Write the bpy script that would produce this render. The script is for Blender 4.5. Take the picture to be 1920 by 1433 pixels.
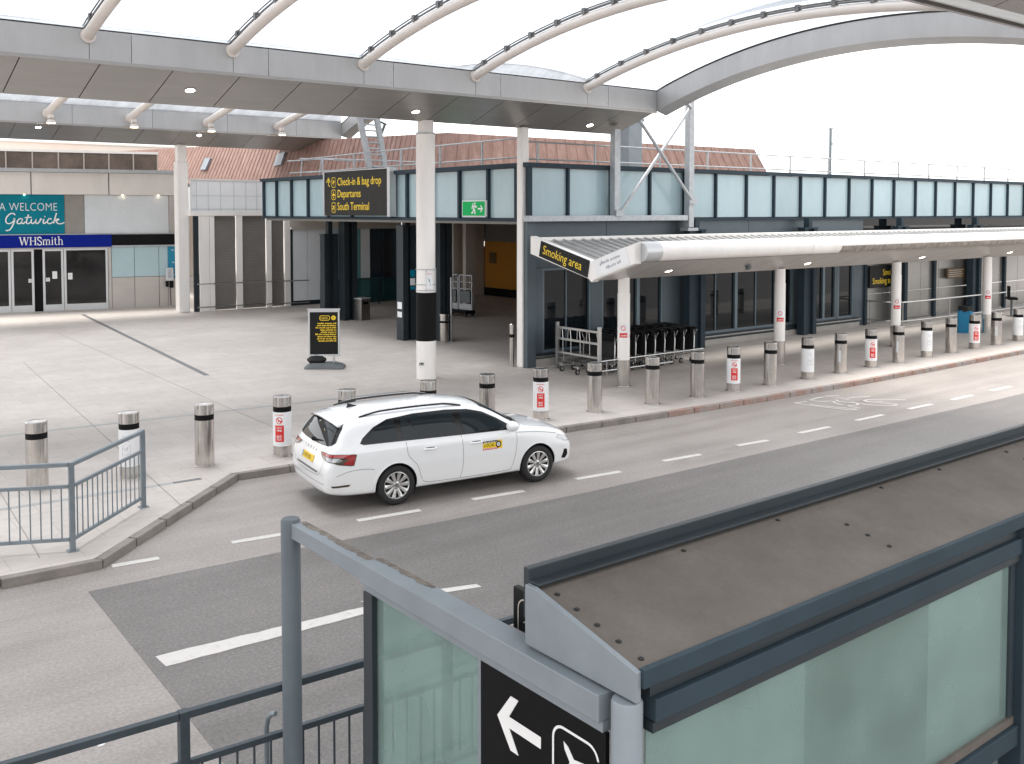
import bpy, bmesh, math, random
from mathutils import Vector, Matrix
from mathutils.bvhtree import BVHTree
from mathutils import geometry as geo
R = math.radians
random.seed(7)
for o in list(bpy.data.objects): bpy.data.objects.remove(o)
scene = bpy.context.scene
col = scene.collection

# ------------------------------------------------------------------ camera, sky, sun
# world axes: +X runs along the road and the terminal front, +Y away from the road, Z up
YAW, PITCH, FPX, CAM_Z = 38.3, 2.5, 1850.0, 4.74
cam_d = bpy.data.cameras.new('camera'); cam = bpy.data.objects.new('camera', cam_d); col.objects.link(cam)
cam.location = (0, 0, CAM_Z); cam.rotation_euler = (R(90 - PITCH), 0, R(-YAW))
cam_d.sensor_width = 36; cam_d.lens = FPX / 1920 * 36
cam_d.shift_y = -(716.5 - (397 + FPX * math.tan(R(PITCH)))) / 1920
cam_d.clip_start = .05; cam_d.clip_end = 2000
scene.camera = cam

SUN_EL, SUN_AZ = 74, 100      # high veiled sun, from the terminal's side (azimuth measured from +X towards +Y)
w = bpy.data.worlds.new('World'); scene.world = w; w.use_nodes = True
nt = w.node_tree; nt.nodes.clear()
sky = nt.nodes.new('ShaderNodeTexSky'); sky.sky_type = 'NISHITA'; sky.sun_disc = False
sky.sun_elevation = R(SUN_EL); sky.sun_rotation = R(90 - SUN_AZ)
sky.air_density = 1.0; sky.dust_density = 1.0; sky.ozone_density = 1.0
hs = nt.nodes.new('ShaderNodeHueSaturation'); hs.inputs['Saturation'].default_value = .05
bg = nt.nodes.new('ShaderNodeBackground'); bg.inputs['Strength'].default_value = .135
wo = nt.nodes.new('ShaderNodeOutputWorld')
nt.links.new(sky.outputs[0], hs.inputs['Color']); nt.links.new(hs.outputs[0], bg.inputs['Color']); nt.links.new(bg.outputs[0], wo.inputs['Surface'])
sd = bpy.data.lights.new('sun', 'SUN'); sun = bpy.data.objects.new('sun', sd); col.objects.link(sun)
sd.energy = 1.4; sd.angle = R(22); sd.color = (1, .965, .92)
sv = Vector((math.cos(R(SUN_EL)) * math.cos(R(SUN_AZ)), math.cos(R(SUN_EL)) * math.sin(R(SUN_AZ)), math.sin(R(SUN_EL))))
sun.rotation_euler = sv.to_track_quat('Z', 'Y').to_euler()
scene.view_settings.view_transform = 'Standard'; scene.view_settings.look = 'None'
scene.view_settings.exposure = 1.78; scene.view_settings.gamma = 1
scene.render.engine = 'CYCLES'
scene.cycles.max_bounces = 8; scene.cycles.transparent_max_bounces = 12
scene.cycles.caustics_reflective = False; scene.cycles.caustics_refractive = False

# ------------------------------------------------------------------ materials
MATS = {}
def _new(name):
    m = bpy.data.materials.new(name); m.use_nodes = True
    n = m.node_tree; b = n.nodes['Principled BSDF']; MATS[name] = m
    return m, n, b
def _noise(n, vec, scale, detail=5, rough=.6):
    t = n.nodes.new('ShaderNodeTexNoise'); t.inputs['Scale'].default_value = scale
    t.inputs['Detail'].default_value = detail; t.inputs['Roughness'].default_value = rough
    n.links.new(vec, t.inputs['Vector']); return t
def _ramp(n, fac, stops):
    r = n.nodes.new('ShaderNodeValToRGB'); e = r.color_ramp.elements
    while len(e) < len(stops): e.new(.5)
    for el, (p, c) in zip(e, stops):
        el.position = p; el.color = (*c, 1) if len(c) == 3 else c
    n.links.new(fac, r.inputs['Fac']); return r
def _mix(n, a, b, fac, mode='MIX'):
    x = n.nodes.new('ShaderNodeMix'); x.data_type = 'RGBA'; x.blend_type = mode
    for s, v in ((0, fac), (6, a), (7, b)):
        if hasattr(v, 'is_linked'): n.links.new(v, x.inputs[s])
        else: x.inputs[s].default_value = v if s == 0 else (*v, 1)
    return x.outputs[2]
def _vec(n, kind='Object', scale=None):
    tc = n.nodes.new('ShaderNodeTexCoord'); v = tc.outputs[kind]
    if scale:
        mp = n.nodes.new('ShaderNodeMapping'); mp.inputs['Scale'].default_value = scale
        n.links.new(v, mp.inputs['Vector']); v = mp.outputs[0]
    return v
def vary(n, c, amt):   # each copy of a thing gets its own slight tone
    oi = n.nodes.new('ShaderNodeObjectInfo'); q = _ramp(n, oi.outputs['Random'], [(0, (1 - amt,) * 3), (1, (1 + amt * .5, 1 + amt * .6, 1 + amt * .6))])
    return _mix(n, c, q.outputs[0], 1.0, 'MULTIPLY')
def mat(name, c, rough=.5, metal=0, var=.1, vs=1.5, stretch=(1, 1, 1), bump=0, bs=60, spec=.5, coat=0, rvar=.08, rnd=0):
    m, n, b = _new(name)
    v = _vec(n, 'Object', stretch)
    t = _noise(n, v, vs); t2 = _noise(n, v, vs * 9, 3)
    lo = tuple(x * (1 - var) for x in c); hi = tuple(min(1, x * (1 + var)) for x in c)
    r = _ramp(n, t.outputs['Fac'], [(.3, lo), (.7, hi)])
    r2 = _ramp(n, t2.outputs['Fac'], [(.3, (1 - var * .5,) * 3), (.7, (1, 1, 1))])
    cc = _mix(n, r.outputs[0], r2.outputs[0], 1.0, 'MULTIPLY')
    if rnd: cc = vary(n, cc, rnd)
    n.links.new(cc, b.inputs['Base Color'])
    mr = n.nodes.new('ShaderNodeMapRange'); mr.inputs[3].default_value = max(.02, rough - rvar); mr.inputs[4].default_value = min(1, rough + rvar)
    n.links.new(t2.outputs['Fac'], mr.inputs[0]); n.links.new(mr.outputs[0], b.inputs['Roughness'])
    b.inputs['Metallic'].default_value = metal; b.inputs['Specular IOR Level'].default_value = spec
    b.inputs['Coat Weight'].default_value = coat; b.inputs['Coat Roughness'].default_value = .03
    if bump:
        t3 = _noise(n, v, bs, 3); bp = n.nodes.new('ShaderNodeBump'); bp.inputs['Strength'].default_value = bump; bp.inputs['Distance'].default_value = .01
        n.links.new(t3.outputs['Fac'], bp.inputs['Height']); n.links.new(bp.outputs[0], b.inputs['Normal'])
    return m
def emit(name, c, s):
    m, n, b = _new(name)
    b.inputs['Base Color'].default_value = (*c, 1); b.inputs['Emission Color'].default_value = (*c, 1); b.inputs['Emission Strength'].default_value = s
    return m

white = mat('white_paint', (.88, .85, .82), .4, var=.06, vs=2.2, stretch=(1, 1, .18))
offwhite = mat('cream_tube_paint', (.80, .74, .69), .38, var=.06, vs=.8)
sleeve = mat('white_vinyl', (.84, .84, .85), .4, var=.04, vs=3, rnd=.06)
black = mat('black_paint', (.006, .006, .007), .55, var=.1, spec=.12)
signblack = mat('sign_black', (.009, .0095, .010), .45, var=.12, spec=.2)
bluegrey = mat('blue_grey_steel', (.033, .051, .066), .6, metal=.0, var=.12, vs=2, spec=.16)
bgpale = mat('pale_blue_grey_steel', (.225, .257, .285), .45, metal=.1, var=.08, vs=2.5)
darksteel = mat('dark_slate_steel', (.022, .031, .038), .45, metal=.1, var=.15)
cladding = mat('slate_cladding', (.085, .112, .13), .42, metal=.25, var=.08)
galv = mat('galvanised_steel', (.46, .48, .50), .55, metal=.35, var=.12, vs=6)
silver = mat('silver_paint', (.56, .57, .58), .36, metal=.45, var=.05)
clampm = mat('clamp_grey', (.20, .20, .20), .5, metal=.3, var=.3, vs=6)
soffitm = mat('soffit_panel_metal', (.36, .345, .33), .33, metal=.55, var=.07, vs=.6, stretch=(1, 6, 6), rvar=.05)
fasciam = mat('fascia_metal', (.50, .50, .50), .42, metal=.35, var=.07, vs=1.6, stretch=(1, 1, .3))
soffit2 = mat('smoking_soffit_metal', (.60, .575, .55), .36, metal=.3, var=.06, vs=.8, rvar=.04)
gap = mat('dark_gap', (.02, .02, .02), .8)
railm = mat('rail_grey_paint', (.20, .235, .26), .42, metal=.25, var=.12, vs=5)
raildark = mat('rail_dark_paint', (.045, .06, .072), .45, metal=.2, var=.15, vs=5)
plast = mat('grey_plastic', (.13, .145, .15), .55, var=.1)
rubber = mat('rubber', (.013, .013, .014), .7, var=.15, vs=8)
tyrem = rubber
kerbm = mat('kerb_stone', (.25, .225, .205), .85, var=.22, vs=2.5, bump=.3, bs=40)
conc = mat('plinth_concrete', (.42, .40, .375), .8, var=.12, vs=1.2, bump=.15)
beige = mat('beige_cladding', (.50, .45, .40), .5, var=.06)
louvre = mat('louvre_brown_grey', (.27, .25, .23), .45, metal=.3, var=.08)
panelgrey = mat('shop_panel_grey', (.46, .43, .405), .36, metal=.35, var=.08, vs=.7)
stone = mat('shop_band_stone', (.70, .66, .62), .55, var=.08, vs=.6, stretch=(1, 1, .25))
palepanel = mat('pale_grey_panel', (.60, .63, .65), .3, metal=.1, var=.05)
tilewhite = mat('white_wall_tile', (.86, .88, .90), .3, var=.03)
glow = emit('downlight_glow', (1, .93, .82), 9)
glow_warm = emit('warm_light_glow', (1, .80, .55), 7)
yellow = mat('sign_yellow', (.90, .62, .02), .45, var=.02)
whiteink = mat('sign_white', (.80, .80, .80), .45, var=.02)
red = mat('sign_red', (.72, .03, .025), .45, var=.04)
greenm = mat('exit_green', (.0, .40, .10), .5, var=.03, spec=.2)
teal = mat('welcome_teal', (.0, .185, .255), .5, var=.06, spec=.15)
tealpanel = mat('phone_teal', (.0, .22, .36), .35, var=.04)
navy = mat('shop_navy', (.0, .012, .22), .5, var=.04, spec=.12)
paleglass = mat('pale_blue_backed_glass', (.42, .56, .60), .12, var=.03, spec=.6)
whiteglass = mat('milky_white_glass', (.82, .85, .88), .2, var=.03)
tealglass = mat('teal_backed_glass', (.16, .36, .38), .1, var=.05)
navyglass = mat('deep_blue_glass', (.02, .04, .06), .08, var=.1)
fglass = mat('fascia_glass', (.41, .54, .585), .18, var=.07, vs=.9, stretch=(1, 1, .5), spec=.55, rnd=.09)
yellowwall = mat('ochre_wall', (.42, .17, .012), .5, var=.06)
interior = mat('interior_grey', (.16, .145, .13), .7, var=.1)
ceilm = mat('undercroft_ceiling', (.30, .29, .27), .8)
cream = mat('cream_render', (.84, .75, .67), .7, var=.03)
graffink = mat('faint_grey_ink', (.42, .44, .48), .6, var=.2, vs=12)
brownsign = mat('brown_sign', (.12, .07, .025), .5, var=.3, vs=14)
wmark = None

def brushed(name, c, rough=.3):
    m, n, b = _new(name)
    v = _vec(n, 'Object', (14, 14, .35)); t = _noise(n, v, 5, 4, .65)
    v2 = _vec(n, 'Object', (1, 1, .6)); t2 = _noise(n, v2, 3, 4)
    r = _ramp(n, t.outputs['Fac'], [(.25, tuple(x * .74 for x in c)), (.75, tuple(min(1, x * 1.18) for x in c))])
    r2 = _ramp(n, t2.outputs['Fac'], [(.3, (.78, .76, .74)), (.65, (1, 1, 1))])
    n.links.new(vary(n, _mix(n, r.outputs[0], r2.outputs[0], 1.0, 'MULTIPLY'), .12), b.inputs['Base Color'])
    b.inputs['Metallic'].default_value = 1; b.inputs['Roughness'].default_value = rough
    b.inputs['Anisotropic'].default_value = .25
    return m
steel = brushed('brushed_steel', (.66, .635, .61), .2)
steelrail = brushed('rail_steel', (.55, .55, .55), .3)

def darkglass(name, c=(.006, .008, .010), rough=.03, ior=1.5, sp=.38):
    m, n, b = _new(name)
    v = _vec(n); t = _noise(n, v, .35, 3)
    r = _ramp(n, t.outputs['Fac'], [(.35, tuple(x * .6 for x in c)), (.7, tuple(x * 1.8 for x in c))])
    n.links.new(r.outputs[0], b.inputs['Base Color'])
    b.inputs['Roughness'].default_value = rough; b.inputs['IOR'].default_value = ior; b.inputs['Specular IOR Level'].default_value = sp
    return m
dglass = darkglass('dark_window_glass')
shopglass = darkglass('shop_door_glass', (.013, .012, .012), .05)
carglass = darkglass('car_glass', (.012, .017, .020), .02, 1.5, .34)
frameblue = mat('window_frame_blue', (.13, .175, .205), .4, metal=.2, var=.08)

def frosted(name, tint, transp, diff):
    m, n, b = _new(name)
    b.inputs['Base Color'].default_value = (*diff, 1); b.inputs['Roughness'].default_value = .06
    v = _vec(n); t = _noise(n, v, 1.5, 2, .5)
    r = _ramp(n, t.outputs['Fac'], [(.3, tuple(x * .80 for x in diff)), (.7, tuple(min(1, x * 1.1) for x in diff))])
    n.links.new(r.outputs[0], b.inputs['Base Color'])
    tr = n.nodes.new('ShaderNodeBsdfTransparent'); tr.inputs[0].default_value = (*tint, 1)
    mx = n.nodes.new('ShaderNodeMixShader'); mx.inputs[0].default_value = transp
    n.links.new(b.outputs[0], mx.inputs[1]); n.links.new(tr.outputs[0], mx.inputs[2])
    n.links.new(mx.outputs[0], n.nodes['Material Output'].inputs['Surface'])
    return m
shelterglass = frosted('shelter_teal_glass', (.66, .82, .785), .55, (.33, .43, .405))
balglass = frosted('balustrade_glass', (.45, .7, .7), .6, (.05, .12, .13))

def etfe():
    m, n, b = _new('foil_membrane')
    out = n.nodes['Material Output']
    b.inputs['Base Color'].default_value = (.70, .74, .80, 1); b.inputs['Roughness'].default_value = .2
    tl = n.nodes.new('ShaderNodeBsdfTranslucent'); tl.inputs[0].default_value = (.53, .555, .59, 1)
    tr = n.nodes.new('ShaderNodeBsdfTransparent'); tr.inputs[0].default_value = (.50, .525, .56, 1)
    a = n.nodes.new('ShaderNodeMixShader'); a.inputs[0].default_value = .75
    n.links.new(b.outputs[0], a.inputs[1]); n.links.new(tl.outputs[0], a.inputs[2])
    c = n.nodes.new('ShaderNodeMixShader'); c.inputs[0].default_value = .62
    v = _vec(n, 'Object', (1, .12, 1)); t = _noise(n, v, 2.6, 5)
    r = _ramp(n, t.outputs['Fac'], [(.3, (.50, .50, .50)), (.7, (.74, .74, .74))])
    n.links.new(r.outputs[0], c.inputs[0])
    n.links.new(a.outputs[0], c.inputs[1]); n.links.new(tr.outputs[0], c.inputs[2])
    n.links.new(c.outputs[0], out.inputs['Surface'])
    return m
foil = etfe()

def paving():
    m, n, b = _new('paving_slabs')
    v = _vec(n)
    br = n.nodes.new('ShaderNodeTexBrick'); br.inputs['Scale'].default_value = 1
    br.inputs['Brick Width'].default_value = .9; br.inputs['Row Height'].default_value = .6
    br.inputs['Mortar Size'].default_value = .006; br.inputs['Mortar Smooth'].default_value = .2
    br.inputs['Color1'].default_value = (.535, .488, .452, 1); br.inputs['Color2'].default_value = (.575, .527, .49, 1)
    br.inputs['Mortar'].default_value = (.40, .37, .345, 1)
    n.links.new(v, br.inputs['Vector'])
    t = _noise(n, v, .35, 6, .65); t2 = _noise(n, v, 3.5, 6, .7)
    r = _ramp(n, t.outputs['Fac'], [(.3, (.84, .83, .82)), (.65, (1, 1, 1))])
    r2 = _ramp(n, t2.outputs['Fac'], [(.3, (.9, .9, .89)), (.6, (1, 1, 1))])
    c = _mix(n, br.outputs['Color'], r.outputs[0], 1.0, 'MULTIPLY'); c = _mix(n, c, r2.outputs[0], 1.0, 'MULTIPLY')
    # same slab tone everywhere, the strip along the terminal front too
    n.links.new(c, b.inputs['Base Color'])
    b.inputs['Roughness'].default_value = .6; b.inputs['Specular IOR Level'].default_value = .35
    return m
def asphalt(name, c, speck=.35):
    m, n, b = _new(name)
    v = _vec(n)
    t = _noise(n, v, .28, 6, .65); t2 = _noise(n, v, 26, 4, .8)
    vs = _vec(n, 'Object', (.12, 1.3, 1)); t3 = _noise(n, vs, 1.1, 5, .6)
    r = _ramp(n, t.outputs['Fac'], [(.3, tuple(x * .84 for x in c)), (.7, tuple(x * 1.1 for x in c))])
    r2 = _ramp(n, t2.outputs['Fac'], [(.3, (1 - speck,) * 3), (.55, (1, 1, 1)), (.72, (1 + speck * .9,) * 3)])
    r3 = _ramp(n, t3.outputs['Fac'], [(.3, (.80, .79, .785)), (.6, (1.04, 1.04, 1.04))])
    t4 = _noise(n, v, .9, 5, .7); r4 = _ramp(n, t4.outputs['Fac'], [(.26, (.80, .79, .78)), (.42, (1, 1, 1))])
    x = _mix(n, r.outputs[0], r2.outputs[0], 1.0, 'MULTIPLY'); x = _mix(n, x, r3.outputs[0], 1.0, 'MULTIPLY'); x = _mix(n, x, r4.outputs[0], 1.0, 'MULTIPLY')
    n.links.new(x, b.inputs['Base Color']); b.inputs['Roughness'].default_value = .5; b.inputs['Specular IOR Level'].default_value = .55
    bp = n.nodes.new('ShaderNodeBump'); bp.inputs['Strength'].default_value = .5; bp.inputs['Distance'].default_value = .006
    n.links.new(t2.outputs['Fac'], bp.inputs['Height']); n.links.new(bp.outputs[0], b.inputs['Normal'])
    return m
pave = paving(); road_l = asphalt('light_asphalt', (.325, .293, .272), .3); road_d = asphalt('dark_asphalt', (.168, .153, .146), .42)
def roadpaint():
    m, n, b = _new('worn_road_paint')
    v = _vec(n); t = _noise(n, v, 9, 6, .75)
    r = _ramp(n, t.outputs['Fac'], [(.30, (.30, .28, .27)), (.40, (.54, .51, .49)), (.8, (.62, .59, .565))])
    n.links.new(r.outputs[0], b.inputs['Base Color']); b.inputs['Roughness'].default_value = .7
    return m
paint = roadpaint()
def redkerb():
    m, n, b = _new('red_worn_kerb')
    v = _vec(n); t = _noise(n, v, 1.6, 6, .75); t2 = _noise(n, v, 6, 4)
    r = _ramp(n, t.outputs['Fac'], [(.42, (.33, .30, .28)), (.55, (.345, .225, .185))])
    r2 = _ramp(n, t2.outputs['Fac'], [(.3, (.8, .8, .8)), (.7, (1, 1, 1))])
    n.links.new(_mix(n, r.outputs[0], r2.outputs[0], 1., 'MULTIPLY'), b.inputs['Base Color']); b.inputs['Roughness'].default_value = .85
    return m
kerbred = redkerb()
def rustroof():
    m, n, b = _new('brown_roof_sheet')
    v = _vec(n, 'Object', (1, 1, .12)); t = _noise(n, v, 5, 5, .7); t2 = _noise(n, _vec(n), .8, 4)
    r = _ramp(n, t.outputs['Fac'], [(.3, (.25, .145, .115)), (.52, (.33, .20, .165)), (.74, (.42, .29, .25))])
    r2 = _ramp(n, t2.outputs['Fac'], [(.3, (.85, .85, .85)), (.7, (1, 1, 1))])
    n.links.new(_mix(n, r.outputs[0], r2.outputs[0], 1., 'MULTIPLY'), b.inputs['Base Color']); b.inputs['Roughness'].default_value = .7
    return m
rust = rustroof()
def dirtroof():
    m, n, b = _new('dirty_roof_sheet')
    v = _vec(n); t = _noise(n, v, 2.2, 7, .7); t2 = _noise(n, v, 40, 3)
    r = _ramp(n, t.outputs['Fac'], [(.3, (.098, .084, .073)), (.55, (.125, .109, .095)), (.75, (.15, .132, .116))])
    r2 = _ramp(n, t2.outputs['Fac'], [(.3, (.88, .88, .88)), (.7, (1, 1, 1))])
    n.links.new(_mix(n, r.outputs[0], r2.outputs[0], 1., 'MULTIPLY'), b.inputs['Base Color']); b.inputs['Roughness'].default_value = .75
    return m
dirt = dirtroof()
mossy = mat('dirt_crust', (.20, .175, .15), .9, var=.35, vs=14, bump=.6, bs=50)
carpaint = mat('white_car_paint', (.86, .863, .868), .22, var=.01, coat=1.0, rvar=.02)
chrome = mat('alloy', (.62, .61, .60), .26, metal=.9, var=.05)
blackgloss = mat('black_gloss', (.008, .008, .009), .12, var=.1)
redlamp = mat('red_lamp_lens', (.36, .006, .008), .1, var=.25, vs=10, coat=1)
darklamp = mat('smoked_lamp_lens', (.05, .028, .012), .1, var=.2, vs=12, coat=1)
clearlamp = mat('clear_lamp_lens', (.45, .46, .47), .08, metal=.4, var=.3, vs=14)
plateyel = mat('plate_yellow', (.82, .55, .03), .4, var=.04)

# ------------------------------------------------------------------ mesh builder
class MB:
    def __init__(s): s.v = []; s.f = []; s.mi = []; s.cur = 0
    def add(s, vs, fs, M=None):
        b = len(s.v)
        s.v += [tuple(M @ Vector(p)) if M else tuple(p) for p in vs]
        for f in fs: s.f.append([b + i for i in f]); s.mi.append(s.cur)
        return s
    def box(s, x0, x1, y0, y1, z0, z1, M=None):
        return s.add([(x0, y0, z0), (x1, y0, z0), (x1, y1, z0), (x0, y1, z0), (x0, y0, z1), (x1, y0, z1), (x1, y1, z1), (x0, y1, z1)],
                     [(3, 2, 1, 0), (4, 5, 6, 7), (0, 1, 5, 4), (1, 2, 6, 5), (2, 3, 7, 6), (3, 0, 4, 7)], M)
    def bar(s, p, q, wd, hd, up=(0, 0, 1)):
        p, q = Vector(p), Vector(q); d = q - p; L = d.length; d.normalize(); up = Vector(up)
        if abs(d.dot(up)) > .98: up = Vector((0, 1, 0))
        x = d.cross(up).normalized(); z = x.cross(d)
        M = Matrix(((x.x, d.x, z.x, p.x), (x.y, d.y, z.y, p.y), (x.z, d.z, z.z, p.z), (0, 0, 0, 1)))
        return s.box(-wd / 2, wd / 2, 0, L, -hd / 2, hd / 2, M)
    def tube(s, pts, r, n=10, caps=True, closed=False):
        P = [Vector(p) for p in pts]; k = len(P); vs = []; fs = []
        rr = r if isinstance(r, (list, tuple)) else [r] * k
        def tan(i):
            a = P[(i - 1) % k] if closed or i > 0 else P[i]; b = P[(i + 1) % k] if closed or i < k - 1 else P[i]
            return (b - a).normalized()
        t0 = tan(0); nrm = t0.orthogonal().normalized()
        for i in range(k):
            t = tan(i); nrm = (nrm - t * nrm.dot(t)).normalized(); bn = t.cross(nrm)
            for j in range(n):
                a = 2 * math.pi * j / n; vs.append(P[i] + (nrm * math.cos(a) + bn * math.sin(a)) * rr[i])
        m = k if closed else k - 1
        for i in range(m):
            for j in range(n):
                a, b = i * n, ((i + 1) % k) * n; fs.append((a + j, a + (j + 1) % n, b + (j + 1) % n, b + j))
        if caps and not closed: fs += [tuple(range(n))[::-1], tuple((k - 1) * n + j for j in range(n))]
        return s.add(vs, fs)
    def lathe(s, prof, n=24, c=(0, 0, 0), M=None, caps=True):
        vs = []; fs = []
        for r, z in prof:
            for j in range(n):
                a = 2 * math.pi * j / n; vs.append((c[0] + r * math.cos(a), c[1] + r * math.sin(a), c[2] + z))
        for i in range(len(prof) - 1):
            for j in range(n): fs.append((i * n + j, i * n + (j + 1) % n, (i + 1) * n + (j + 1) % n, (i + 1) * n + j))
        if caps: fs += [tuple(range(n))[::-1], tuple((len(prof) - 1) * n + j for j in range(n))]
        return s.add(vs, fs, M)
    def prism(s, pts, h0, h1, plane='xy', M=None):
        f = {'xy': lambda a, b, h: (a, b, h), 'xz': lambda a, b, h: (a, h, b), 'yz': lambda a, b, h: (h, a, b)}[plane]
        n = len(pts); vs = [f(a, b, h0) for a, b in pts] + [f(a, b, h1) for a, b in pts]
        fs = [tuple(range(n))[::-1], tuple(range(n, 2 * n))] + [(i, (i + 1) % n, n + (i + 1) % n, n + i) for i in range(n)]
        return s.add(vs, fs, M)
    def loft(s, rings, caps=True, closed=True):
        n = len(rings[0]); vs = [p for r in rings for p in r]; fs = []
        for i in range(len(rings) - 1):
            for j in range(n if closed else n - 1): fs.append((i * n + j, i * n + (j + 1) % n, (i + 1) * n + (j + 1) % n, (i + 1) * n + j))
        if caps: fs += [tuple(range(n))[::-1], tuple((len(rings) - 1) * n + j for j in range(n))]
        return s.add(vs, fs)
    def sphere(s, c, r, n=12, sc=(1, 1, 1)):
        prof = [(max(.001, r * math.sin(math.pi * i / 8)) , -r * math.cos(math.pi * i / 8)) for i in range(9)]
        return s.lathe(prof, n, (0, 0, 0), Matrix.Translation(c) @ Matrix.Diagonal((*sc, 1)))
    def mesh(s, name, mats, smooth=None, bevel=0):
        me = bpy.data.meshes.new(name); me.from_pydata(s.v, [], s.f)
        for m in (mats if isinstance(mats, (list, tuple)) else [mats]): me.materials.append(m)
        me.polygons.foreach_set('material_index', s.mi)
        bm = bmesh.new(); bm.from_mesh(me)
        if bevel:
            es = [e for e in bm.edges if len(e.link_faces) == 2 and e.calc_face_angle(0) > R(30)]
            bmesh.ops.bevel(bm, geom=es, offset=bevel, segments=2, affect='EDGES', profile=.6, clamp_overlap=True)
        bmesh.ops.recalc_face_normals(bm, faces=bm.faces); bm.to_mesh(me); bm.free()
        if smooth is not None:
            me.polygons.foreach_set('use_smooth', [True] * len(me.polygons)); me.set_sharp_from_angle(angle=R(smooth))
        return me
    def build(s, name, mats, parent=None, smooth=None, bevel=0):
        return link(name, s.mesh(name, mats, smooth, bevel), parent)
ROOTW = {}
def link(name, me, parent=None):
    o = bpy.data.objects.new(name, me); col.objects.link(o)
    if parent:
        o.parent = parent
        p = parent
        while p.parent: p = p.parent
        if p is parent and p.name in ROOTW: o.matrix_parent_inverse = Matrix.Translation(-ROOTW[p.name])
    return o
def tag(o, label=None, cat=None, group=None, kind=None):
    for k, v in (('label', label), ('category', cat), ('group', group), ('kind', kind)):
        if v: o[k] = v
    return o
def thing(name, label, cat, loc=(0, 0, 0), rz=0, group=None, world=False):
    """an Empty at the base; with world=True its direct parts are given in world coordinates"""
    o = bpy.data.objects.new(name, None); col.objects.link(o); o.empty_display_size = .3
    o.location = loc; o.rotation_euler = (0, 0, rz)
    if world: ROOTW[o.name] = Vector(loc)
    return tag(o, label, cat, group)
def copy_tree(o, parent=None):
    c = o.copy(); col.objects.link(c); c.parent = parent
    if parent: c.matrix_parent_inverse = o.matrix_parent_inverse.copy()
    for ch in list(o.children): copy_tree(ch, c)
    return c
def struct(name, mb, mats, **k): return tag(mb.build(name, mats, None, **k), kind='structure')
def axes(d, n, o):
    """matrix: x -> d, y -> up, z -> n at origin o (for signs)"""
    d, n = Vector(d).normalized(), Vector(n).normalized(); u = n.cross(d)
    return Matrix(((d.x, u.x, n.x, o[0]), (d.y, u.y, n.y, o[1]), (d.z, u.z, n.z, o[2]), (0, 0, 0, 1)))
def text_mesh(s, size, m, M, align='LEFT', xs=1.0, ext=.002, shear=0, bold=0, space=1.0):
    cu = bpy.data.curves.new('lettering', 'FONT'); cu.body = s; cu.size = size; cu.extrude = ext; cu.align_x = align; cu.shear = shear; cu.offset = bold
    cu.space_character = space; cu.resolution_u = 3
    ob = bpy.data.objects.new('lettering', cu); col.objects.link(ob)
    dg = bpy.context.evaluated_depsgraph_get(); me = bpy.data.meshes.new_from_object(ob.evaluated_get(dg))
    bpy.data.objects.remove(ob); bpy.data.curves.remove(cu)
    me.transform(M @ Matrix.Diagonal((xs, 1, 1, 1))); me.materials.clear(); me.materials.append(m); return me
def text(s, size, m, parent, M, name='lettering', **k): return link(name, text_mesh(s, size, m, M, **k), parent)
def flat(mb, pts, M, h=.003):  # thin raised mark in the sign plane
    return mb.prism(pts, 0, h, 'xy', M)
def stroke(mb, pts, wd, M, h=.003):
    P = [Vector((p[0], p[1])) for p in pts]; L = []; Rr = []
    for i, p in enumerate(P):
        a = P[max(0, i - 1)]; b = P[min(len(P) - 1, i + 1)]; t = (b - a).normalized(); n = Vector((-t.y, t.x)) * wd / 2
        L.append(p + n); Rr.append(p - n)
    vs = [(q.x, q.y, h) for q in L] + [(q.x, q.y, h) for q in Rr]; n = len(P)
    mb.add(vs, [(i, n + i, n + i + 1, i + 1) for i in range(n - 1)], M)
def smooth_line(pts, k=6):
    out = []; n = len(pts); P = [Vector(p) for p in pts]
    for i in range(n - 1):
        p0, p1, p2, p3 = P[max(0, i - 1)], P[i], P[i + 1], P[min(n - 1, i + 2)]
        for j in range(k):
            t = j / k; out.append(.5 * ((2 * p1) + (p2 - p0) * t + (2 * p0 - 5 * p1 + 4 * p2 - p3) * t * t + (-p0 + 3 * p1 - 3 * p2 + p3) * t ** 3))
    return out + [P[-1]]
def rrect(x0, y0, x1, y1, r, n=5):
    out = []
    for cx, cy, a0 in ((x1 - r, y1 - r, 0), (x0 + r, y1 - r, 90), (x0 + r, y0 + r, 180), (x1 - r, y0 + r, 270)):
        for i in range(n + 1):
            a = R(a0 + 90 * i / n); out.append((cx + r * math.cos(a), cy + r * math.sin(a)))
    return out
def outline(mb, pts, wd, M, h=.003):
    stroke(mb, list(pts) + [pts[0], pts[1]], wd, M, h)
def circle(cx, cy, r, n=18): return [(cx + r * math.cos(2 * math.pi * i / n), cy + r * math.sin(2 * math.pi * i / n)) for i in range(n)]
def tiny_print(mb, x0, x1, y, h, M, seed=0, z=.002):
    """a line of print too small to read: letter-sized marks in word groups"""
    q = random.Random(seed * 31 + 5); x = x0; left = q.randint(3, 7)
    while x < x1:
        wd = h * q.uniform(.38, .62); hh = h * q.choice((.62, .66, .66, 1)); yb = y - (h * .2 if q.random() < .1 else 0)
        mb.add([(x, yb, z), (min(x + wd, x1), yb, z), (min(x + wd, x1), yb + hh, z), (x, yb + hh, z)], [(0, 1, 2, 3)], M)
        x += wd + h * .13; left -= 1
        if left == 0: x += h * .4; left = q.randint(2, 8)
PLANE = [(0, .5), (.06, .38), (.07, .15), (.48, -.1), (.48, -.2), (.07, -.08), (.05, -.32), (.18, -.42), (.18, -.49), (0, -.44), (-.18, -.49), (-.18, -.42), (-.05, -.32), (-.07, -.08), (-.48, -.2), (-.48, -.1), (-.07, .15), (-.06, .38)]
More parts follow.
